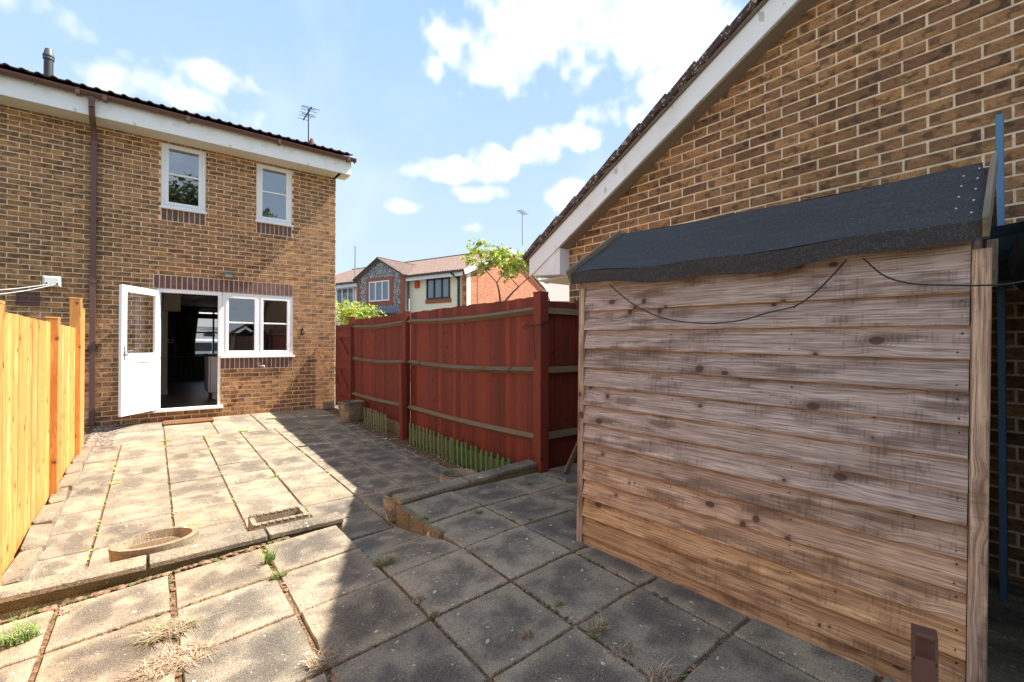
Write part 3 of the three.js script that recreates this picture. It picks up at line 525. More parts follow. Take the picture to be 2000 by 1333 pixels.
const fA = boardFence('red_fence', 2.90, 6.12, 8.30, yf, top, .088, redMat, 'red stained fence bay between the gate post and the short stub post', 'fence', redOpt);
const fB = boardFence('red_fence', 2.90, 3.26, 6.02, yf, v => 1.70 + .02 * (4.6 - v) * .0, .088, redMat, 'long red stained fence bay with three sagging rails, nearest the shed', 'fence', redOpt);
for (const [f, a, b] of [[fA, 6.12, 8.30], [fB, 3.26, 6.02]]) { for (const [y, s] of [[1.57, -.03], [.99, -.03], [.35, -.02]]) { const r = arris(f, a, b, y, greyMat, [.62, .6, .48], s); r.position.x = -.016; } mesh('gravel_board', tint(planar(cbox(.03, .2, b - a, 0, yPatio((a + b) / 2) + .04, -(a + b) / 2), 2, 1, 1), [.62, .66, .42]), greyMat, f); }
const fR = group('red_fence', [2.9, 0, -3.28]); tag(fR, 'short shaded red fence return between the corner post and the garage', 'fence');
{ const R = rng(8); for (let i = 0; i < 6; i++) { const q = .8 + .3 * R(), m = mesh('board', tint(planar(box(.098, 1.74 + (R() - .5) * .01, .014, .1 + i * .1, .80, -.03 - (i % 2) * .006), 1, .5, 1.6, R(), R()), [q, q, q]), redMat, fR); m.name = 'board'; }
  for (const y of [1.57, .99, .35]) mesh('rail', tint(planar(box(.5, .06, .05, .3, y, .005), 0, .5, 1.6), [.8, .8, .7]), greyMat, fR); }
post('red_post', 2.86, 8.35, -.2, 1.74, .09, redMat, 'red gate post where the gate meets the fence', 'post', undefined, .85);
post('red_post', 2.86, 6.07, -.2, 1.71, .085, redMat, 'red fence post behind the short stub post', 'post', undefined, .95);
post('red_post', 2.87, 3.2, -.1, 1.72, .105, redMat, 'thick red corner post at the near end of the fence', 'post', undefined, 1.0);
post('red_post', 3.47, 3.27, 0, 1.68, .07, redMat, 'red post against the garage wall', 'post', undefined, .8);
{ const g = group('stub_post', [2.79, 0, -6.02]); const m = mesh('shaft', tint(planar(cbox(.09, 1.06, .09, 0, .42, 0, .008), 1, .5, 1.6), [1.05, 1.0, 1.0]), redMat, g); mesh('cap', tint(planar(prism([[-.045, 0], [.045, 0], [.03, .03], [-.03, .03]], .09, -.045).translate(0, .95, 0), 0), [.9, .9, .9]), redMat, g); g.rotation.z = .02; tag(g, 'short red repair post bolted beside the fence post', 'post'); }
{ const g = group('garden_gate', [2.89, 0, 0]), R = rng(66); tag(g, 'narrow red gate with diagonal braces at the house corner', 'gate');
  for (let i = 0; i < 9; i++) { const q = .85 + .3 * R(), v = 8.45 + i * .097; const b = mesh('board', tint(planar(box(.014, 1.58, .092, .012, .84, 0), 1, .5, 1.6, R(), R()), [q, q, q]), redMat, g); b.position.z = -v; }
  for (const y of [1.45, .84, .16]) mesh('ledge', tint(planar(cbox(.03, .13, .86, -.014, y, -8.83), 2, .5, 1.6), [1.15, 1.1, 1.1]), redMat, g);
  for (const [a, b] of [[.23, .77], [.91, 1.38]]) { const L = Math.hypot(.72, b - a), m = mesh('brace', tint(planar(cbox(.028, .1, L, 0, 0, 0), 2, .5, 1.6), [1.1, 1.05, 1.05]), redMat, g); m.position.set(-.014, (a + b) / 2, -8.83); m.rotation.x = -Math.atan2(b - a, .72) * -1; }
  for (const y of [1.4, .82]) mesh('hinge', merge([box(.012, .05, .12, -.034, y, -8.45), box(.02, .07, .03, -.034, y, -8.4)]), M([.25, .25, .24], { metalness: .8, roughness: .5 }), g);
  mesh('stile', tint(planar(cbox(.03, 1.6, .06, -.014, .84, -9.29), 1, .5, 1.6), [1.1, 1.05, 1]), redMat, g); }
{ const g = group('tie_wire', [2.81, 1.42, -3.2]); mesh('wire', merge([tube([[0, 0, -.06], [-.01, 0, .06], [.06, .02, .06], [.12, .03, .05]], .004, 16, 5), tube([[-.01, 0, -.05], [-.03, -.03, -.12], [-.03, -.02, -.16], [-.02, .01, -.1]], .005, 16, 5), tube([[-.01, 0, -.03], [-.02, -.12, -.01], [-.015, -.32, .0]], .004, 16, 5)]), darkCable, g); tag(g, 'loop of dark wire tied round the red corner post', 'wire'); }

// low green picket edging by the red fence
function pickets(v0, v1, label, tin, lean) { const g = group('picket_edging', [2.74, 0, 0]), R = rng(Math.round(v0 * 100)); const n = Math.round((v1 - v0) / .093); tag(g, label, 'edging', undefined);
  for (let i = 0; i <= n; i++) { const v = v0 + (v1 - v0) * i / n, q = .8 + .4 * R(), a = yPatio(v), h = .3 + (R() - .5) * .02; const gg = prism([[-.014, 0], [.014, 0], [.014, h - .014], [0, h], [-.014, h - .014]], .012).rotateY(-Math.PI / 2); const m = mesh('picket', tint(planar(gg, 1, 1, 1.5, R(), R()), [tin[0] * q, tin[1] * q, tin[2] * q]), pickMat, g); m.position.set(0, a - .01, -v); m.rotation.set((R() - .5) * .06, 0, lean + (R() - .5) * .04); }
  for (const d of [.07, .2]) { const gg = box(.01, .022, v1 - v0 + .06, .018, (yPatio(v0) + yPatio(v1)) / 2 + d, -(v0 + v1) / 2); mesh('rail', tint(planar(gg, 2, 1, 1.5), [tin[0], tin[1], tin[2]]), pickMat, g); } }
const pickMat = M([1, 1, 1], { bumpMap: greyTex, bumpScale: .002, roughness: .9, vertexColors: true });
pickets(6.5, 7.34, 'faded green picket edging beside the stone planter by the gate', [.2, .22, .11], .05);
pickets(4.62, 5.68, 'green picket edging in the middle of the red fence', [.13, .2, .07], .03);
pickets(3.5, 4.56, 'brightest green picket edging next to the shaded kerb', [.10, .22, .055], .03);

// ------------------------------------------------------------ the shed
const shed = group('garden_shed', [2.068, 0, -1.902]); tag(shed, 'weathered wooden shed with overlapping boards and black felt roof', 'shed');
{
  // own x runs along the front from the far end to the near end, z out of the front; turned so that the front runs from (2.068,1.902) to (2.164,.267)
  const L = 1.638; shed.rotation.order = 'YXZ'; shed.rotation.y = -Math.PI / 2 + Math.atan2(2.164 - 2.068, 1.902 - .267); shed.rotation.z = -.016; shed.position.y = .075;
  const R = rng(88), nb = 14, pitch = .1116, top = 1.47;
  const cols = [];
  for (let i = 0; i < nb; i++) {
    const yb = top - (i + 1) * pitch, f = i / (nb - 1), w = smooth(.4, .92, f + (R() - .5) * .16), q = .86 + .22 * R();
    const col = mix3([.80, .73, .70], [1.04, .70, .38], w).map(c => c * q);
    const h = pitch + .012 + (i === 0 ? .07 : 0), pr = prism([[.004, 0], [.032, 0], [.034, .005], [.009, h], [.004, h]], L).rotateY(-Math.PI / 2).translate(L, 0, 0);   // thick lower edge
    pr.translate(0, yb, 0); const g = planar(pr, 0, .5, 2.3, R() * 7, R() * 7); const p = g.attributes.position, sag = (R() - .5) * .008, ph = R() * 6;
    tint(g, col); { const ca = g.attributes.color; for (let k = 0; k < p.count; k++) if (p.getY(k) < yb + .003) ca.setXYZ(k, 1.0 * q, .62 * q, .3 * q); }
    const m = mesh('weatherboard', g, shedMat, shed); m.rotation.z = (R() - .5) * .003; m.position.z = R() * .003;
    m.scale.z = -1; m.scale.z = 1;
  }
  const nails = []; for (let i = 0; i < nb; i++) for (const x of [.02, .55 + .01 * R(), 1.1 + .01 * R(), L - .03]) for (const dy of [.022, .085]) if (R() < .8) nails.push(cyl(.0032 + .0015 * R(), .003, .004, 0, 0, 0, 7).rotateX(Math.PI / 2).translate(x + .012 * R(), top - (i + 1) * pitch + dy, dy < .05 ? .0285 : .0165));
  mesh('nails', merge(nails), M([.035, .025, .02], { roughness: .8 }), shed).userData.kind = 'stuff';
  const skirt = mesh('bottom_rail', tint(planar(cbox(L - .01, .07, .04, L / 2, top - nb * pitch - .03, -.01), 0, .42, 2.1, .3, .2), [.95, .66, .36]), shedMat, shed);
  for (const [x, w, q] of [[-.022, .042, 1], [L + .026, .046, 1.05]]) mesh('corner_post', tint(planar(cbox(w, 1.54, .04, x, .73, .016, .004), 1, .5, 2.1, x, .1), [.84 * q, .66 * q, .5 * q]), shedMat, shed);
  // body behind
  mesh('body', tint(planar(merge([box(L, 1.5, .02, L / 2, .7, -.01), box(.02, 1.5, .8, .01, .7, -.42), box(.02, 1.5, .8, L + .0, .7, -.42), box(L, 1.5, .02, L / 2, .7, -.82)]), 0, .42, 2.1), [.6, .5, .4]), shedMat, shed);
  mesh('gable_end', tint(planar(merge([prism([[-.84, 1.44], [0, 1.44], [-.42, 1.78]], .02).rotateY(Math.PI / 2).scale(1, 1, 1)].map(g => g.rotateY(Math.PI).translate(L, 0, 0))), 2, .42, 2.1), [.6, .5, .4]), shedMat, shed);
  // felt roof: front slope sags between the ends, folded down over the eave
  const n = 28, pos = [], nearX = L + .045, farX = -.07;
  const ridge = t => [farX + .02 + (nearX - .06 - farX) * t, 1.905 - .012 * Math.sin(Math.PI * t), -.415], eave = t => [farX + (nearX - farX) * t, 1.59 - .018 * Math.sin(Math.PI * t * 1) + .006 * Math.sin(t * 17), .085 + .006 * Math.sin(t * 11)];
  const drop = t => { const e = eave(t); return [e[0], e[1] - .065 - .02 * Math.sin(t * Math.PI) ** 2 - .006 * Math.sin(t * 23), e[2] - .004 + .004 * Math.sin(t * 9)]; };
  const back = t => { const r = ridge(t); return [r[0], r[1] - .34, -.92]; };
  const quad = (a, b, c, d) => pos.push(...a, ...b, ...c, ...a, ...c, ...d);
  for (let i = 0; i < n; i++) { const a = i / n, b = (i + 1) / n, e1 = eave(a), e2 = eave(b), r1 = ridge(a), r2 = ridge(b), m = 6;
    for (let k = 0; k < m; k++) { const f = (s, e, r) => { const q = s / m; return [e[0] + (r[0] - e[0]) * q, e[1] + (r[1] - e[1]) * q + .004 * Math.sin(q * 9 + e[0] * 7), e[2] + (r[2] - e[2]) * q]; }; quad(f(k, e1, r1), f(k, e2, r2), f(k + 1, e2, r2), f(k + 1, e1, r1)); }
    quad(drop(a), drop(b), e2, e1); quad(r1, r2, back(b), back(a)); }
  const fg = new THREE.BufferGeometry(); fg.setAttribute('position', new THREE.Float32BufferAttribute(pos, 3)); fg.computeVertexNormals();
  const felt = mesh('roof_felt', planar(fg, 0, 1.2, 1.2), feltMat, shed); felt.material.side = THREE.DoubleSide; felt.userData.label = 'black roofing felt, sagging along the eave';
  mesh('roof_boards', tint(planar(merge([prism([[.07, 1.56], [.07, 1.545], [-.415, 1.865], [-.9, 1.54], [-.9, 1.555], [-.415, 1.885]], L + .08).rotateY(-Math.PI / 2).scale(-1, 1, 1).translate(-.04, 0, 0)]), 0), [.5, .4, .3]), shedMat, shed).material.side = THREE.DoubleSide;
  for (const [x, z] of [[nearX - .012, 0], [farX + .006, 0]]) { const e = eave(x > 1 ? 1 : 0), r = ridge(x > 1 ? 1 : 0), len = Math.hypot(r[1] - e[1], r[2] - e[2]); const b = mesh('verge_board', tint(planar(cbox(.016, .075, len + .05, 0, 0, 0), 2, .5, 2), [.8, .8, .82]), greyMat, shed); b.position.set((e[0] + r[0]) / 2 + (x > 1 ? .012 : -.008), (e[1] + r[1]) / 2 - .012, (e[2] + r[2]) / 2); b.rotation.x = Math.atan2(r[1] - e[1], -(r[2] - e[2])); }
  mesh('eave_block', tint(planar(cbox(.03, .16, .03, L + .045, 1.46, -.06), 1, 1, 1), [.5, .42, .34]), shedMat, shed);
  for (let i = 0; i < 9; i++) mesh('felt_nail', cyl(.0032, .0032, .003, 0, 0, 0, 8).rotateX(1.2).translate(L - .0 - (i % 2) * .04, 1.625 + i * .03, .02 - i * .045), M([.5, .5, .5], { metalness: .7, roughness: .5 }), shed);
  const sp = x => { const i = Math.floor((1.47 - x[1]) / pitch); return new THREE.Vector3(x[0], x[1], .03 + (x[2] ?? 0)); };
  const cab = group('shed_cable'); cab.position.copy(shed.position); cab.rotation.copy(shed.rotation); tag(cab, 'thin black cable sagging across the top boards of the shed', 'cable');
  mesh('cable', merge([tube([[.22, 1.50, .06], [.29, 1.43, .03], [.37, 1.375, .028], [.5, 1.315, .028], [.62, 1.285, .028], [.78, 1.272, .028], [.92, 1.283, .028], [1.04, 1.315, .028], [1.13, 1.335, .028], [1.2, 1.385, .028], [1.26, 1.45, .03], [1.31, 1.50, .06]].map(sp), .0032, 60, 6), tube([[1.36, 1.5, .06], [1.42, 1.43, .03], [1.5, 1.395, .028], [1.58, 1.385, .028], [1.66, 1.375, .045], [1.76, 1.38, .06], [1.95, 1.5, 0]].map(sp), .0032, 40, 6)]), darkCable, cab);
}
{ // rusty post shoe in front of the shed
  const g = group('steel_post_anchor', [1.93, 0, -.33]); g.rotation.y = -1.35; const rust = M([.16, .075, .05], { metalness: .2, roughness: .8 });
  const y0 = yNear(1.93, .33); mesh('bar', merge([cbox(.062, .26, .012, 0, y0 + .10, 0, .002), cbox(.062, .012, .06, 0, y0 + .30, -.024, .002), cbox(.008, .09, .012, -.027, y0 + .26, 0, .001), cbox(.008, .09, .012, .027, y0 + .26, 0, .001), cbox(.062, .33, .01, 0, y0 + .14, -.052, .002)]), rust, g);
  tag(g, 'rusty steel post anchor standing before the shed at the lower right', 'post anchor'); }
{ // things in the dark gap beside the shed
  const g = group('metal_pole', [3.2, 0, -.25]); mesh('angle', merge([cbox(.022, 2.35, .006, 0, 1.175, 0, .001), cbox(.006, 2.35, .024, -.009, 1.175, -.012, .001)]), M([.09, .19, .30], { metalness: .4, roughness: .45 }), g); g.rotation.z = -.01; tag(g, 'blue metal angle pole leaning on the garage wall beside the shed', 'pole');
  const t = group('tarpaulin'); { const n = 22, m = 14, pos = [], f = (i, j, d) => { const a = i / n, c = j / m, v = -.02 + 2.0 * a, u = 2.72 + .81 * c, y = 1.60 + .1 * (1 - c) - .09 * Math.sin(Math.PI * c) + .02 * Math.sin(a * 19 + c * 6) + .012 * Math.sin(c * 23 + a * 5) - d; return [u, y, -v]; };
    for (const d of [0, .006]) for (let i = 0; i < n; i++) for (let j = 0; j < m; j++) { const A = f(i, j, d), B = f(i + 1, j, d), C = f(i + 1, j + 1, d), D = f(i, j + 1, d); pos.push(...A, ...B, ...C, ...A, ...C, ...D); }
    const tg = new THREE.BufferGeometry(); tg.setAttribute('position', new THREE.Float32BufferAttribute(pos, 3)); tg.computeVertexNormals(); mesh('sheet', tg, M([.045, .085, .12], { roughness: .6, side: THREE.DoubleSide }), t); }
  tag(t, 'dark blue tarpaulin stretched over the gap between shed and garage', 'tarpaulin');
  const b = group('black_sack', [2.62, .98, -.11]); const sg = new THREE.SphereGeometry(.13, 20, 14), q = sg.attributes.position; for (let i = 0; i < q.count; i++) { const k = 1 + .14 * Math.sin(q.getX(i) * 40) * Math.cos(q.getY(i) * 33); q.setXYZ(i, q.getX(i) * k, q.getY(i) * k * 1.5, q.getZ(i) * k); } sg.computeVertexNormals(); mesh('bag', sg, M([.012, .012, .013], { roughness: .35 }), b); b.position.y = 1.55; b.scale.setScalar(.62); tag(b, 'black plastic sack at the right edge, hung on the garage wall', 'sack');
  mesh('hanger', tube([[.02, .12, 0], [.3, .3, -.05], [.9, .4, -.1]], .004, 12, 5), darkCable, b);
  for (const [u, v, h, lean, lab] of [[3.0, .34, 1.75, -.03, 'long grey plank upright in the gap beside the shed'], [3.05, .16, 1.1, .16, 'shorter dark plank leaning in the gap beside the shed']]) { const k = group('loose_plank', [u, .02, -v]); mesh('plank', tint(planar(cbox(.05, h, .022, 0, h / 2, 0), 1, .5, 2), [.55, .46, .38]), greyMat, k); k.rotation.x = lean; tag(k, lab, 'plank'); }
  for (const [u, v, h, ln, lab] of [[3.02, 2.98, .62, -.62, 'upper grey plank propped between the fence corner and the shed'], [3.12, 2.9, .48, -.66, 'lower brown plank propped between the fence corner and the shed']]) { const k = group('loose_plank', [u - .05, .05, -v]); mesh('plank', tint(planar(cbox(.06, h, .02, 0, h / 2, 0), 1, .5, 2), [.7, .6, .52]), greyMat, k); k.rotation.z = ln; tag(k, lab, 'plank'); }
  const s = group('broken_slate', [2.98, .062, -2.8]); mesh('slate', planar(cbox(.26, .02, .2, 0, 0, 0), 0), M([.12, .11, .1]), s); s.rotation.y = .5; tag(s, 'broken dark slate lying by the red corner post', 'slate');
}

{ // added store outside the view, there to keep sky light out of the gap
  const g = group('added_shade_store', [2.75, 0, .72]); tag(g, 'added dark timber store outside the view, shading the gap beside the garage', 'shed'); const R = rng(91);
  for (let i = 0; i < 11; i++) { const q = .4 + .15 * R(); mesh('weatherboard', tint(planar(prism([[0, 0], [.018, 0], [.01, .16], [0, .16]], 1.4).rotateY(Math.PI / 2).translate(-.7, -.02 + i * .148, -.652), 0, .42, 2.1, R(), R()), [q, q * .85, q * .7]), shedMat, g); }
  mesh('body', tint(planar(box(1.4, 1.66, 1.3, 0, .8, 0), 0, .42, 2.1), [.4, .33, .28]), shedMat, g); mesh('roof', planar(box(1.5, .04, 1.36, 0, 1.66, 0), 0), feltMat, g); }

// ------------------------------------------------------------ pots
const stoneMat = M([1, .95, .84], { map: concreteTex, bumpMap: concreteTex, bumpScale: .004, roughness: .95 });
function oval(name, pos, rx, rz, h, label) { const g = group(name, pos), o = [], N = 36; const rings = [[.86, 0], [.97, h * .6], [1, h], [.84, h], [.78, h - .05], [.7, h - .06]];
  for (let r = 0; r < rings.length - 1; r++) for (let i = 0; i < N; i++) { const f = (k, a) => { const t = a / N * 6.28318; return [Math.cos(t) * rx * rings[k][0], rings[k][1], Math.sin(t) * rz * rings[k][0]]; }; const A = f(r, i), B = f(r, i + 1), C = f(r + 1, i + 1), D = f(r + 1, i); o.push(...A, ...C, ...B, ...A, ...D, ...C); }
  const b = new THREE.BufferGeometry(); b.setAttribute('position', new THREE.Float32BufferAttribute(o, 3)); b.computeVertexNormals(); const mt = stoneMat; mt.side = THREE.DoubleSide; mesh('bowl', planar(b, 0, 2, 2), mt, g);
  const c = new THREE.CircleGeometry(1, 30).rotateX(-Math.PI / 2).scale(rx * .76, 1, rz * .76).translate(0, h - .055, 0); mesh('soil', planar(c, 0, 3, 3), soilMat, g); return tag(g, label, 'planter'); }
oval('stone_planter', [.02, -.15, -3.63], .225, .165, .175, 'oval stone planter half hidden behind the sunlit kerb');
oval('stone_planter', [1.62, -.14, -3.42], .2, .13, .185, 'shallow filled oval planter at the end of the shaded kerb');
oval('stone_planter', [2.22, -.13, -3.62], .17, .17, .18, 'round stone planter behind the shaded kerb');
{ const g = group('stone_trough', [.72, -.16, -3.62]); const W = .36, D = .2, H = .165; mesh('trough', planar(merge([cbox(W, H, .03, 0, H / 2, D / 2, .006), cbox(W, H, .03, 0, H / 2, -D / 2, .006), cbox(.03, H, D - .03, W / 2 - .015, H / 2, 0, .006), cbox(.03, H, D - .03, -W / 2 + .015, H / 2, 0, .006)]), 0, 2, 2), stoneMat, g);
  for (let i = 0; i < 8; i++) for (const s of [-1, 1]) mesh('rib', planar(cbox(.04, .014, .034, -.154 + i * .044, H + .003, s * D / 2, .006), 0, 2, 2), stoneMat, g); mesh('soil', planar(box(W - .06, .02, D - .04, 0, H - .06, 0), 0, 3, 3), soilMat, g); tag(g, 'rectangular stone trough with notched rim behind the sunlit kerb', 'planter'); }
{ const g = group('stone_pot', [2.62, yPatio(7.7), -7.7]); g.rotation.y = .3; const N = 4, rings = [[.11, 0], [.125, .04], [.165, .3], [.178, .32], [.178, .335], [.145, .335], [.135, .28]], o = [], M2 = 28, sq = (t, r) => { const c = Math.cos(t), s = Math.sin(t), k = 1 / Math.pow(Math.abs(c) ** 5 + Math.abs(s) ** 5, .2); return [c * k * r * 1.12, s * k * r * .9]; };
  for (let r = 0; r < rings.length - 1; r++) for (let i = 0; i < M2; i++) { const f = (k, a) => { const [x, z] = sq(a / M2 * 6.28318, rings[k][0]); return [x, rings[k][1], z]; }; const A = f(r, i), B = f(r, i + 1), C = f(r + 1, i + 1), D = f(r + 1, i); o.push(...A, ...C, ...B, ...A, ...D, ...C); }
  const b = new THREE.BufferGeometry(); b.setAttribute('position', new THREE.Float32BufferAttribute(o, 3)); b.computeVertexNormals(); mesh('pot', planar(b, 0, 2, 2), stoneMat, g); mesh('soil', planar(box(.26, .01, .2, 0, .285, 0), 0, 3, 3), soilMat, g); tag(g, 'square tapered grey stone pot standing before the red gate', 'pot'); }
{ const g = group('concrete_block', [2.7, yPatio(9.2), -9.22]); mesh('block', planar(cbox(.18, .13, .14, 0, .065, 0, .012), 0, 2, 2), stoneMat, g); tag(g, 'small grey block on the ground at the house corner by the gate', 'block'); }

// ------------------------------------------------------------ plants
const leafMat = M([1, 1, 1], { vertexColors: true, side: THREE.DoubleSide, transmission: .35, thickness: 0, roughness: .95 });
const barkMat = M([.16, .11, .075], { roughness: .95 });
function leafCloud(R, pts, n, size, cols, spread) {        // n leaves scattered round the given twig ends
  const pos = [], col = [], a = new THREE.Vector3(), b = new THREE.Vector3(), up = new THREE.Vector3();
  for (let i = 0; i < n; i++) {
    const p = pts[Math.floor(R() * pts.length)], r = spread * Math.cbrt(R()), th = R() * 6.283, z = R() * 2 - 1, q = Math.sqrt(1 - z * z);
    const c = [p[0] + r * q * Math.cos(th), p[1] + r * z * .8, p[2] + r * q * Math.sin(th)], s = size * (.6 + .8 * R());
    a.set(R() - .5, (R() - .5) * .7, R() - .5).normalize(); up.set(R() - .5, R() * .9 + .2, R() - .5).normalize(); b.crossVectors(a, up).normalize();
    const tip = [c[0] + a.x * s, c[1] + a.y * s, c[2] + a.z * s], l = [c[0] + a.x * s * .45 + b.x * s * .3, c[1] + a.y * s * .45 + b.y * s * .3, c[2] + a.z * s * .45 + b.z * s * .3], rr = [c[0] + a.x * s * .45 - b.x * s * .3, c[1] + a.y * s * .45 - b.y * s * .3, c[2] + a.z * s * .45 - b.z * s * .3];
    pos.push(...c, ...l, ...tip, ...c, ...tip, ...rr); const k = cols[Math.floor(R() * cols.length)], w = .75 + .5 * R(); for (let j = 0; j < 6; j++) col.push(k[0] * w, k[1] * w, k[2] * w);
  }
  const g = new THREE.BufferGeometry(); g.setAttribute('position', new THREE.Float32BufferAttribute(pos, 3)); g.setAttribute('color', new THREE.Float32BufferAttribute(col, 3)); g.computeVertexNormals(); return g;
}
function limb(a, b, r0, r1, R, bend = .1) {                // tapered branch
  const A = new THREE.Vector3(...a), B = new THREE.Vector3(...b), L = A.distanceTo(B), mid = A.clone().lerp(B, .5).add(new THREE.Vector3((R() - .5) * bend * L * 2, (R() - .2) * bend * L, (R() - .5) * bend * L * 2));
  const cv = new THREE.QuadraticBezierCurve3(A, mid, B), g = new THREE.TubeGeometry(cv, 8, 1, 7), p = g.attributes.position;
  for (let i = 0; i < p.count; i++) { const k = Math.floor(i / 8) / 8, c = cv.getPoint(k), r = r0 + (r1 - r0) * k; p.setXYZ(i, c.x + (p.getX(i) - c.x) * r, c.y + (p.getY(i) - c.y) * r, c.z + (p.getZ(i) - c.z) * r); }
  g.computeVertexNormals(); return g.toNonIndexed();
}
function plant(name, pos, seed, o, label, category) {
  const R = rng(seed), g = group(name, pos), wood = [], ends = []; let lv = [[[0, 0, 0], o.trunk, o.r]]; let base = [[0, 0, 0]];
  const t0 = [o.lean?.[0] ?? 0, o.trunk, o.lean?.[1] ?? 0]; wood.push(limb([0, -.1, 0], t0, o.r, o.r * .75, R, .06));
  let tips = [[t0, o.r * .7]];
  for (let l = 0; l < o.levels; l++) { const nx = []; for (const [p, r] of tips) { const n = o.fork + (R() < .4 ? 1 : 0); for (let i = 0; i < n; i++) { const th = (i + R() * .7) / n * 6.283, len = o.len * Math.pow(.72, l) * (.75 + .5 * R()), out = o.out * (.7 + .6 * R()); const e = [p[0] + Math.cos(th) * len * out, p[1] + len * (o.rise * (.6 + .6 * R())), p[2] + Math.sin(th) * len * out]; wood.push(limb(p, e, r * .8, r * .45, R)); nx.push([e, r * .45]); if (l >= o.levels - 2) ends.push(e); } } tips = nx; }
  mesh('trunk', merge(wood.map(w => w)), barkMat, g); mesh('crown', leafCloud(R, ends, o.leaves, o.size, o.cols, o.spread), leafMat, g); return tag(g, label, category);
}
const lime = [[.42, .48, .06], [.32, .42, .05], [.54, .54, .09], [.22, .34, .04]], deep = [[.05, .09, .02], [.08, .13, .03], [.04, .07, .015], [.12, .16, .04]];
plant('garden_tree', [5.47, 0, -7.15], 12, { trunk: 1.95, r: .045, levels: 3, fork: 2, len: .72, out: .62, rise: .8, leaves: 1050, size: .11, spread: .2, cols: lime, lean: [-.2, .1] }, 'small airy yellow green tree rising above the red fence', 'tree');
plant('leafy_shrub', [3.95, 0, -11.0], 13, { trunk: 1.35, r: .03, levels: 3, fork: 2, len: .5, out: .6, rise: .7, leaves: 1500, size: .1, spread: .24, cols: lime }, 'bright lime green shrub behind the gate at the house corner', 'shrub');
plant('leafy_shrub', [4.35, 0, -6.05], 14, { trunk: 1.15, r: .02, levels: 2, fork: 2, len: .36, out: .5, rise: .6, leaves: 320, size: .09, spread: .13, cols: lime }, 'leafy shoots showing over the long red fence bay', 'shrub');
plant('leafy_shrub', [4.9, 0, -5.15], 15, { trunk: 1.2, r: .02, levels: 2, fork: 3, len: .34, out: .8, rise: .5, leaves: 420, size: .1, spread: .16, cols: lime }, 'low green shrub behind the red corner post, beneath the airy tree', 'shrub');
plant('leafy_shrub', [4.1, 0, -7.9], 16, { trunk: 1.25, r: .02, levels: 2, fork: 2, len: .3, out: .7, rise: .5, leaves: 220, size: .08, spread: .13, cols: lime }, 'small green sprigs over the red fence near the gate post', 'shrub');
plant('broadleaf_tree', [1.7, -.4, 10.5], 18, { trunk: 5.5, r: .2, levels: 4, fork: 3, len: 2.2, out: .8, rise: .62, leaves: 9000, size: .26, spread: .8, cols: deep }, 'dark leafy tree mirrored in the upstairs windows', 'tree');
plant('broadleaf_tree', [6.4, -.4, 7.5], 19, { trunk: 1.2, r: .1, levels: 3, fork: 3, len: 1.1, out: .8, rise: .6, leaves: 3500, size: .2, spread: .5, cols: lime }, 'lower green tree mirrored in the kitchen window', 'tree');

// grass and weeds in the joints
const grassMat = M([1, 1, 1], { vertexColors: true, side: THREE.DoubleSide, roughness: .9 });
const straw = [[.40, .29, .18], [.32, .22, .13], [.50, .40, .27], [.24, .15, .09]], green = [[.16, .26, .05], [.22, .34, .07], [.10, .18, .03]];
function tuftGeo(R, n, h, sp, cols, droop) {
  const pos = [], col = [];
  for (let i = 0; i < n; i++) {
    const th = R() * 6.283, r = sp * Math.sqrt(R()), x = r * Math.cos(th), z = r * Math.sin(th) * .6, hh = h * (.4 + .8 * R()), d = R() * 6.283, w = .0018 + .0022 * R(), bend = hh * droop * (.4 + R());
    const f = k => [x + Math.cos(d) * bend * k * k, hh * (k - droop * .35 * k * k), z + Math.sin(d) * bend * k * k], px = -Math.sin(d) * w, pz = Math.cos(d) * w, c = cols[Math.floor(R() * cols.length)], q = .8 + .4 * R();
    for (let k = 0; k < 4; k++) { const a = f(k / 4), b = f((k + 1) / 4), wa = 1 - k / 4, wb = 1 - (k + 1) / 4, A = [a[0] - px * wa, a[1], a[2] - pz * wa], B = [a[0] + px * wa, a[1], a[2] + pz * wa], C = [b[0] + px * wb, b[1], b[2] + pz * wb], D = [b[0] - px * wb, b[1], b[2] - pz * wb]; pos.push(...A, ...B, ...C, ...A, ...C, ...D); for (let m = 0; m < 6; m++) col.push(c[0] * q, c[1] * q, c[2] * q); }
  }
  const g = new THREE.BufferGeometry(); g.setAttribute('position', new THREE.Float32BufferAttribute(pos, 3)); g.setAttribute('color', new THREE.Float32BufferAttribute(col, 3)); g.computeVertexNormals(); return g;
}
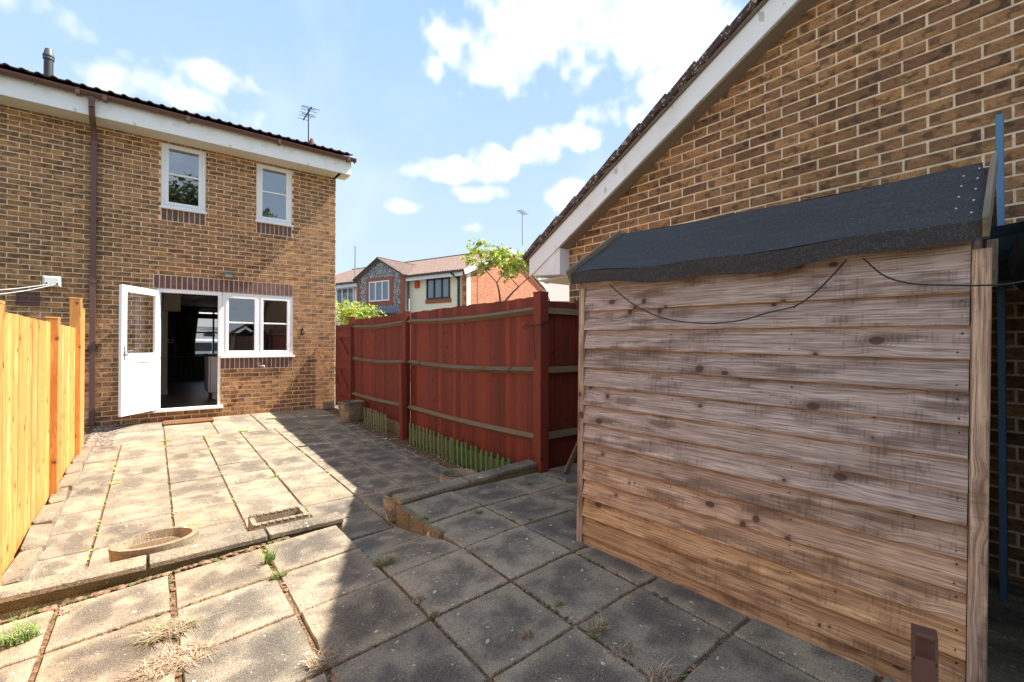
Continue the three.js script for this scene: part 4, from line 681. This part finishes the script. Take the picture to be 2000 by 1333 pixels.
const tufts = [
  [.07, 2.56, 260, .075, .10, [...straw, ...straw, green[1]], 1.5, 'large dry straw coloured grass clump on the sunlit slabs'], [.08, 2.31, 300, .05, .14, straw, 2.0, 'widest flattened clump of dead grass at the lower left'], [-.47, 2.96, 60, .14, .09, green, .9, 'tall green grass clump at the left end of the kerb'], [-.33, 3.12, 26, .05, .06, straw, 1.2, 'thin dry grass at the foot of the kerb, near the green clump'],
  [.54, 2.96, 34, .13, .035, green, .8, 'upright green grass at the kerb joint'], [.54, 2.74, 60, .06, .05, [...green, ...straw], 1.1, 'mixed green and dry grass just below the kerb joint'], [1.04, 2.49, 220, .065, .07, [...straw, green[1]], .9, 'round dry grass tuft in the shade below the kerb gap'], [.55, 1.9, 200, .05, .07, straw, 1.2, 'brown grass tuft on the edge of the shadow at the bottom'],
  [1.02, 1.87, 34, .05, .035, [...straw, green[0]], 1, 'small dry tuft at a slab corner in the shaded paving'], [1.02, 2.02, 26, .05, .04, straw, 1.1, 'sparse dry wisps along a shaded joint'], [1.5, 1.31, 150, .06, .06, [...straw, green[1]], 1, 'dry grass tuft in the paving joint before the shed'], [1.49, 1.17, 130, .03, .07, straw, 1.4, 'flat dead weeds in the joint before the shed'],
  [1.51, 1.55, 26, .04, .03, [straw[1], green[0]], 1, 'tiny weed at the joint crossing before the shed'], [1.48, .99, 80, .06, .07, straw, 1.2, 'dry brown tuft at the very bottom edge before the shed'], [1.47, 2.25, 44, .04, .05, straw, 1.5, 'flattened dry weeds where four shaded slabs meet'], [1.47, 2.84, 30, .06, .035, green, 1, 'green weed at the corner of the brick edging'],
  [1.82, 2.68, 20, .04, .03, green, 1, 'little green weed on the slab before the shaded kerb'], [2.53, 2.96, 26, .035, .03, green, 1, 'small green weed near the red corner post'], [2.01, 2.35, 16, .035, .02, green, 1, 'lone green seedling between the shaded slabs'], [1.25, 1.48, 40, .06, .03, [...straw, green[1]], .9, 'thin pale grass in the middle of a shaded slab edge'],
  [1.05, 7.76, 44, .07, .08, lime, 1, 'bright weed patch at the flagstone joint near the house'], [.56, 7.49, 26, .05, .06, lime, 1, 'low bright weeds between the sunlit slabs near the doormat'], [.14, 7.63, 40, .05, .08, lime, 1.1, 'green weed at the corner of the flagstone below the door'], [.37, 5.84, 16, .04, .04, lime, 1.2, 'flat weed on the middle of the sunlit terrace'], [-.27, 5.78, 26, .05, .05, lime, 1, 'weed in the left joint of the sunlit terrace'], [1.0, 5.18, 20, .05, .05, lime, 1, 'weed in the joint beside the terrace shadow'], [.23, 4.24, 14, .04, .04, lime, 1.2, 'single weed near the oval planter'],
];
tufts.forEach(([u, v, n, h, s, c, d, lab], i) => { const g = mesh('grass_tuft', tuftGeo(rng(300 + i), Math.round(n * 1.8), h * .95, s * .9, c, d), grassMat); g.position.set(u, (v < 3.25 ? yNear(u, v) : yPatio(v)) - .006, -v); tag(g, lab, 'grass', 'grass and weeds in the paving joints'); });
{ // moss and litter along the joints, gravel by the downpipe, chips along the fence: stuff
  const R = rng(500), bits = [], add = (u, v, y, s, c) => { const g = new THREE.IcosahedronGeometry(s, 0).toNonIndexed(); g.scale(1 + R(), .35 + .4 * R(), 1 + R()); g.rotateY(R() * 6); g.translate(u, y, -v); g.deleteAttribute('uv'); bits.push(tint(g, c)); };
  const mossC = [[.12, .07, .04], [.2, .11, .06], [.10, .12, .03], [.28, .17, .1]];
  for (let i = 0; i < 3200; i++) { const onU = R() < .5, k = Math.floor(R() * 8) - 3, m = Math.floor(R() * 8) - 4; let u = onU ? UJ + k * PITCH + (R() - .5) * .02 : -.6 + 4 * R(), v = onU ? -.4 + 3.6 * R() : 1.4 + m * PITCH + (R() - .5) * .02; if (v > 3.2 || fbm(mod(u, 4) / 4, mod(v, 4) / 4, 14, 14, 2, 9) < .5) continue; add(u, v, yNear(u, v) - .003, .003 + .008 * R() * R(), mossC[Math.floor(R() * 4)]); }
  const J = [-.317, .128, .56, 1.008, 1.46, 1.915]; for (let i = 0; i < 700; i++) { const onU = R() < .6, u = onU ? J[Math.floor(R() * 6)] + (R() - .5) * .016 : -.5 + 2.8 * R(), v = onU ? 3.5 + 4.2 * R() : 7.75 - .45 * Math.floor(R() * 9) + (R() - .5) * .014; if (fbm(mod(u, 4) / 4, mod(v, 8) / 8, 12, 24, 2, 19) < .5) continue; add(u, v, yPatio(v) - .004, .004 + .006 * R(), R() < .4 ? lime[Math.floor(R() * 4)] : mossC[Math.floor(R() * 4)]); }
  for (let i = 0; i < 260; i++) { const u = -.1 + 1.3 * R() - .5, v = 3.24 - .05 * R() * R(); add(u, v, yNear(u, v) + .001, .004 + .008 * R(), mossC[Math.floor(R() * 4)]); }
  const m1 = mesh('joint_moss', mergeGeometries(bits.splice(0)), M([1, 1, 1], { vertexColors: true, roughness: 1 })); m1.userData.kind = 'stuff'; tag(m1, 'moss and dead litter along the paving joints', 'moss');
  const stones = [[.26, .2, .15], [.17, .12, .09], [.36, .29, .22], [.11, .08, .06]];
  for (let i = 0; i < 1100; i++) { const u = -.68 + .27 * R(), v = 7.78 + 1.6 * R(); add(u, v, yPatio(v) - .002, .008 + .01 * R(), stones[Math.floor(R() * 4)]); }
  const m2 = mesh('gravel', mergeGeometries(bits.splice(0)), M([1, 1, 1], { vertexColors: true, roughness: 1 })); m2.userData.kind = 'stuff'; tag(m2, 'brown gravel patch at the foot of the downpipe', 'gravel');
  for (let i = 0; i < 900; i++) { const v = 3.45 + 4.6 * R(), u = 2.42 + .42 * Math.sqrt(R()); add(u, v, yPatio(v) - .004, .004 + .010 * R() * R(), R() < .12 ? [.62, .55, .42] : mossC[Math.floor(R() * 4)]); }
  const m3 = mesh('leaf_litter', mergeGeometries(bits.splice(0)), M([1, 1, 1], { vertexColors: true, roughness: 1 })); m3.userData.kind = 'stuff'; tag(m3, 'dark leaf litter along the foot of the red fence', 'litter');
}

// ------------------------------------------------------------ houses beyond
const far = group('flint_house', [11.89, 0, -18.63], -70.25 * Math.PI / 180); tag(far, 'terrace with grey flint gable, cream render and orange brick end beyond the fence', 'house');
{
  const flintTex = tex(512, 512, (u, v) => { let best = 9, id = 0; const n = 34, x = u * n, y = v * n, xi = Math.floor(x), yi = Math.floor(y); for (let a = -1; a < 2; a++) for (let b = -1; b < 2; b++) { const cx = xi + a, cy = yi + b, hx = hash(mod(cx, n), mod(cy, n), 3), hy = hash(mod(cx, n), mod(cy, n), 4), q = Math.hypot(cx + hx - x, cy + hy - y); if (q < best) { best = q; id = hash(mod(cx, n), mod(cy, n), 5); } } const c = mix3([58, 66, 84], [196, 194, 190], id * id); return best > .52 ? [178, 170, 156] : c; });
  const flint = M([1, 1, 1], { map: flintTex, bumpMap: flintTex, bumpScale: .02, roughness: .7 }), cream = M([.80, .74, .58], { roughness: .9 });
  const orangeTex = tex(512, 512, (u, v) => { const r = Math.floor(v * 26), x = u * 9 + (r % 2) * .5, fx = x - Math.floor(x), fy = v * 26 - r, a = hash(mod(Math.floor(x), 9), r, 6), n = fbm(u, v, 9, 9, 3, 8); if (fx < .05 || fy < .14) return [206, 176, 150]; const c = mix3([202, 122, 84], [172, 92, 62], a); return [c[0] * (.85 + .3 * n), c[1] * (.85 + .3 * n), c[2] * (.85 + .3 * n)]; });
  const orange = M([1, 1, 1], { map: orangeTex, roughness: .92 }), quoin = M([.30, .10, .06], { roughness: .9 }), blue = M([.1, .13, .16], { roughness: .05, metalness: 0, ior: 2 }), wht = M([.8, .8, .8], { roughness: .5 }), blk = M([.03, .03, .035], { roughness: .5 });
  for (const [w, x] of [[3.79, -1.885], [6.3, -10.6]]) mesh('render_wall', box(w, 5.35, .3, x, 2.25, -.15), cream, far);
  mesh('brick_gable', planar(prism([[0, -.42], [8, -.42], [8, 4.93], [4, 6.55], [0, 4.93]], .3).rotateY(Math.PI / 2), 2, .5, .5), orange, far).position.x = -.298;
  mesh('flint_gable', planar(prism([[-7.5, -.42], [-3.77, -.42], [-3.77, 4.85], [-5.63, 5.85], [-7.5, 4.85]], .3, .06), 0, .5, .5), flint, far);
  for (const [x, w] of [[-3.9, .3], [-7.4, .2]]) { const Q = mesh('quoins', box(w, 5.2, .02, x, 2.3, .37), quoin, far); for (let i = 0; i < 10; i++) mesh('quoin', box(.12, .22, .022, x + (x > -5 ? -.2 : .16), .3 + i * .5, .371), quoin, Q); }
  for (let i = 0; i < 10; i++) mesh('quoin', box(.2 - (i % 2) * .08, .22, .02, -.1 - (i % 2) * -.03, .3 + i * .46, .008), quoin, far);
  const win = (x0, x1, y0, y1, z, n, fm) => { const f = mesh('window', merge([...frameBox(x0, x1, y0, y1, .07, .08, z + .03), ...Array.from({ length: n - 1 }, (_, i) => box(.07, y1 - y0, .07, x0 + (x1 - x0) * (i + 1) / n, (y0 + y1) / 2, z + .03))]), fm, far); for (let i = 0; i < n; i++) { const w = (x1 - x0) / n; mesh('pane', box(w - .06, y1 - y0 - .1, .01, x0 + w * (i + .5), (y0 + y1) / 2, z + .012), blue, f); } return f; };
  const sur = (x0, x1, y0, y1, z) => mesh('brick_surround', merge([box(x1 - x0 + .5, .2, .03, (x0 + x1) / 2, y1 + .1, z), box(x1 - x0 + .5, .22, .03, (x0 + x1) / 2, y0 - .11, z), box(.25, y1 - y0, .03, x0 - .125, (y0 + y1) / 2, z), box(.25, y1 - y0, .03, x1 + .125, (y0 + y1) / 2, z)]), quoin, far);
  win(-6.44, -4.87, 3.62, 4.72, .36, 3, wht); sur(-6.44, -4.87, 3.62, 4.72, .371);
  win(-2.55, -1.02, 3.58, 4.67, 0, 3, blk); mesh('sill', box(1.7, .2, .05, -1.785, 3.47, .02), quoin, far);
  win(-9.7, -8.15, 3.55, 4.62, 0, 3, wht);
  const roofM = M([1, 1, 1], { map: tex(256, 256, (u, v) => { const a = fbm(u, v, 20, 20, 3, 88); return mix3([146, 120, 106], [106, 88, 80], a); }), roughness: .9 });
  const slope = (w, len) => { const n = Math.round(w / .15), pos = []; for (let i = 0; i < n; i++) { const a = -w / 2 + w * i / n, b = -w / 2 + w * (i + 1) / n, m = (a + b) / 2; pos.push(a, 0, 0, m, .04, 0, m, .04, -len, a, 0, 0, m, .04, -len, a, 0, -len, m, .04, 0, b, 0, 0, b, 0, -len, m, .04, 0, b, 0, -len, m, .04, -len); } const g = new THREE.BufferGeometry(); g.setAttribute('position', new THREE.Float32BufferAttribute(pos, 3)); g.computeVertexNormals(); return planar(g, 0, .5, .5); };
  const pr = Math.atan2(1.62, 4), sl = Math.hypot(4.35, 1.76); roofM.side = THREE.DoubleSide;
  for (const [z, r] of [[.35, 0], [-8.35, Math.PI]]) { const m = mesh('roof', slope(13.4, sl), roofM, far); m.rotation.order = 'YXZ'; m.rotation.y = r; m.rotation.x = pr; m.position.set(-6.6, 4.86, z); }
  const pb = Math.atan2(1.0, 1.87); for (const s of [-1, 1]) { const m = mesh('roof', slope(3.6, 2.35), roofM, far); m.rotation.order = 'YXZ'; m.rotation.y = s * Math.PI / 2; m.rotation.x = pb; m.position.set(-5.63 + s * 2.07, 4.86, -1.2); }
  mesh('ridge', merge([box(13.4, .1, .2, -6.6, 6.62, -4), box(.2, .08, 3.4, -5.63, 5.96, -1.15)]), M([.18, .1, .08]), far);
  for (const [w, x] of [[3.7, -1.9], [5.4, -10.2]]) mesh('gutter', box(w, .09, .1, x, 4.8, .4), blk, far);
  mesh('downpipe', merge([box(.09, 4.9, .09, -.42, 2.3, .09), tube([[-.7, 4.78, .38], [-.5, 4.6, .3], [-.42, 4.45, .09]], .045, 10, 6)]), blk, far);
  for (const [w, x] of [[3.75, -1.9], [5.4, -10.2]]) mesh('fascia', box(w, .2, .05, x, 4.68, .3), wht, far);
  for (const s of [-1, 1]) { const b = mesh('bargeboard', box(.05, .24, 4.7, 0, 0, 0), wht, far); b.position.set(.14, 5.62, -4 + s * 2.17); b.rotation.x = -s * -pr; }
  for (const s of [-1, 1]) { const b = mesh('bay_verge', box(2.3, .16, .06, 0, 0, 0), M([.14, .12, .11]), far); b.position.set(-5.63 + s * 1.02, 5.36, .4); b.rotation.z = -s * pb; }
  mesh('alarm_box', cbox(.3, .36, .08, -3.2, 4.4, .05), M([.5, .06, .03]), far);
  mesh('porch_roof', box(1.9, .06, .8, 0, 0, 0), roofM, far).position.set(-5.2, 2.9, .7); mesh('porch_flashing', box(1.9, .3, .04, -5.2, 3.12, .38), M([.16, .2, .27]), far);
  const a = group('tv_aerial', [12.5, 6.5, -20.4]); mesh('mast', cyl(.025, .02, 1.75, 0, 0, 0, 6), M([.3, .3, .32]), a); mesh('antenna', merge([box(.9, .03, .03, 0, 1.72, 0), ...[-.4, -.2, 0, .2, .4].map(x => box(.02, .02, .4, x, 1.72, 0))]), M([.3, .3, .32]), a); a.rotation.y = .5; a.rotation.z = .0; a.position.set(15.2, 6.5, -18.4); tag(a, 'tall thin tv aerial above the roof beyond the airy tree', 'aerial');
  const p = group('mast_pole', [9.2, 4.9, -26.4]); mesh('mast', cyl(.04, .03, 2.1, 0, 0, 0, 6), M([.25, .33, .42]), p); tag(p, 'thin blue grey mast beyond the house corner', 'mast');
}
{ const d = group('distant_house', [30.5, 0, -27.0], -.55); mesh('wall', box(9, 5.2, 7, 0, 2.2, 0), M([.5, .3, .2]), d); const rm = M([.30, .25, .22], { roughness: .9 }); mesh('roof', prism([[-3.9, 4.7], [3.9, 4.7], [0, 6.9]], 9.4, -4.7).rotateY(Math.PI / 2), rm, d); const ch = mesh('chimney', box(.8, 1.8, .6, -3.6, 7.2, 0), M([.14, .1, .09]), d); for (const x of [-3.75, -3.45]) mesh('chimney_pot', cyl(.12, .1, .5, x, 8.1, 0, 8), M([.3, .14, .09]), ch); tag(d, 'distant house with grey roof and chimney between the airy tree and the garage', 'house'); }

// ------------------------------------------------------------ street seen through the house
struct(mesh('road', box(60, .4, 9, 4, -.22, -24.5), M([.06, .06, .062], { roughness: .95 })), 'asphalt street beyond the house', 'road');
struct(mesh('pavement', box(60, .5, 2.2, 4, -.17, -30.1), M([.3, .29, .27], { roughness: .95 })), 'pale pavement on the far side of the street', 'pavement');
{ const g = group('white_house', [3.5, 0, -32.5]); mesh('wall', box(9, 5.4, .3, 0, 2.5, 0), M([.78, .77, .73]), g); mesh('brick_base', box(9, .9, .34, 0, .3, 0), M([.3, .14, .1]), g);
  const d = mesh('door', box(.95, 2.05, .08, -.9, 1.1, .2), M([.8, .8, .8]), g); mesh('fanlight', new THREE.CircleGeometry(.3, 16, 0, Math.PI).translate(-.9, 1.75, .245), M([.03, .03, .035]), d);
  const c = mesh('canopy', prism([[-1.1, 0], [1.1, 0], [.75, .55], [-.75, .55]], 1.0, 0).translate(-.9, 2.3, .15), M([.5, .5, .5]), g); for (const x of [-1.8, 0]) mesh('canopy_post', box(.09, 2.2, .09, x, 1.2, 1.05), M([.8, .8, .8]), c);
  const w = mesh('window', merge(frameBox(.6, 2.2, 3.1, 4.3, .08, .1, .2)), M([.8, .8, .8]), g); mesh('pane', box(1.45, 1.05, .02, 1.4, 3.7, .18), M([.06, .07, .08], { roughness: .08 }), w); mesh('tile_band', box(4.0, .35, .3, 1.6, 2.85, .25), M([.34, .13, .08]), g);
  mesh('roof', box(9.6, .15, 3, 0, 5.7, -1.1).rotateX(0), M([.3, .18, .13]), g); tag(g, 'white rendered house across the street, seen through the open door', 'house'); }
{ const g = group('parked_car', [2.6, 0, -25.6]); const pm = M([.62, .64, .66], { metalness: .2, roughness: .25, clearcoat: 1 });
  const sh = new THREE.Shape([[-2, .3], [2, .3], [2.05, .7], [1.75, .86], [1.0, .95], [.4, 1.42], [-1.2, 1.46], [-1.85, 1.0], [-2.05, .9]].map(p => new THREE.Vector2(...p))); const bg = new THREE.ExtrudeGeometry(sh, { depth: 1.55, bevelEnabled: true, bevelSize: .06, bevelThickness: .08, bevelSegments: 2 }); bg.translate(0, 0, -.78); mesh('body', bg, pm, g);
  const wg = [[[-1.65, .98], [-.5, .98], [-.5, 1.36], [-1.15, 1.36]], [[-.4, .98], [.8, .98], [.35, 1.34], [-.4, 1.36]]]; for (const p of wg) for (const z of [.86, -.87]) mesh('side_window', prism(p, .012, z), M([.02, .025, .03], { roughness: .05 }), g);
  for (const x of [-1.3, 1.3]) for (const z of [.72, -.72]) { const w = mesh('wheel', cyl(.31, .31, .2, 0, -.1, 0, 20).rotateX(Math.PI / 2).translate(x, .31, z), M([.02, .02, .02]), g); mesh('rim', cyl(.19, .19, .21, 0, -.105, 0, 16).rotateX(Math.PI / 2).translate(x, .31, z), M([.5, .5, .5], { metalness: .8, roughness: .3 }), w); }
  for (const z of [.55, -.55]) mesh('headlight', cbox(.06, .14, .3, 2.06, .68, z, .02), M([.8, .8, .8], { roughness: .1 }), g); tag(g, 'pale silver car parked in the street, seen through the open door', 'car'); }

renderer.render(scene, camera);
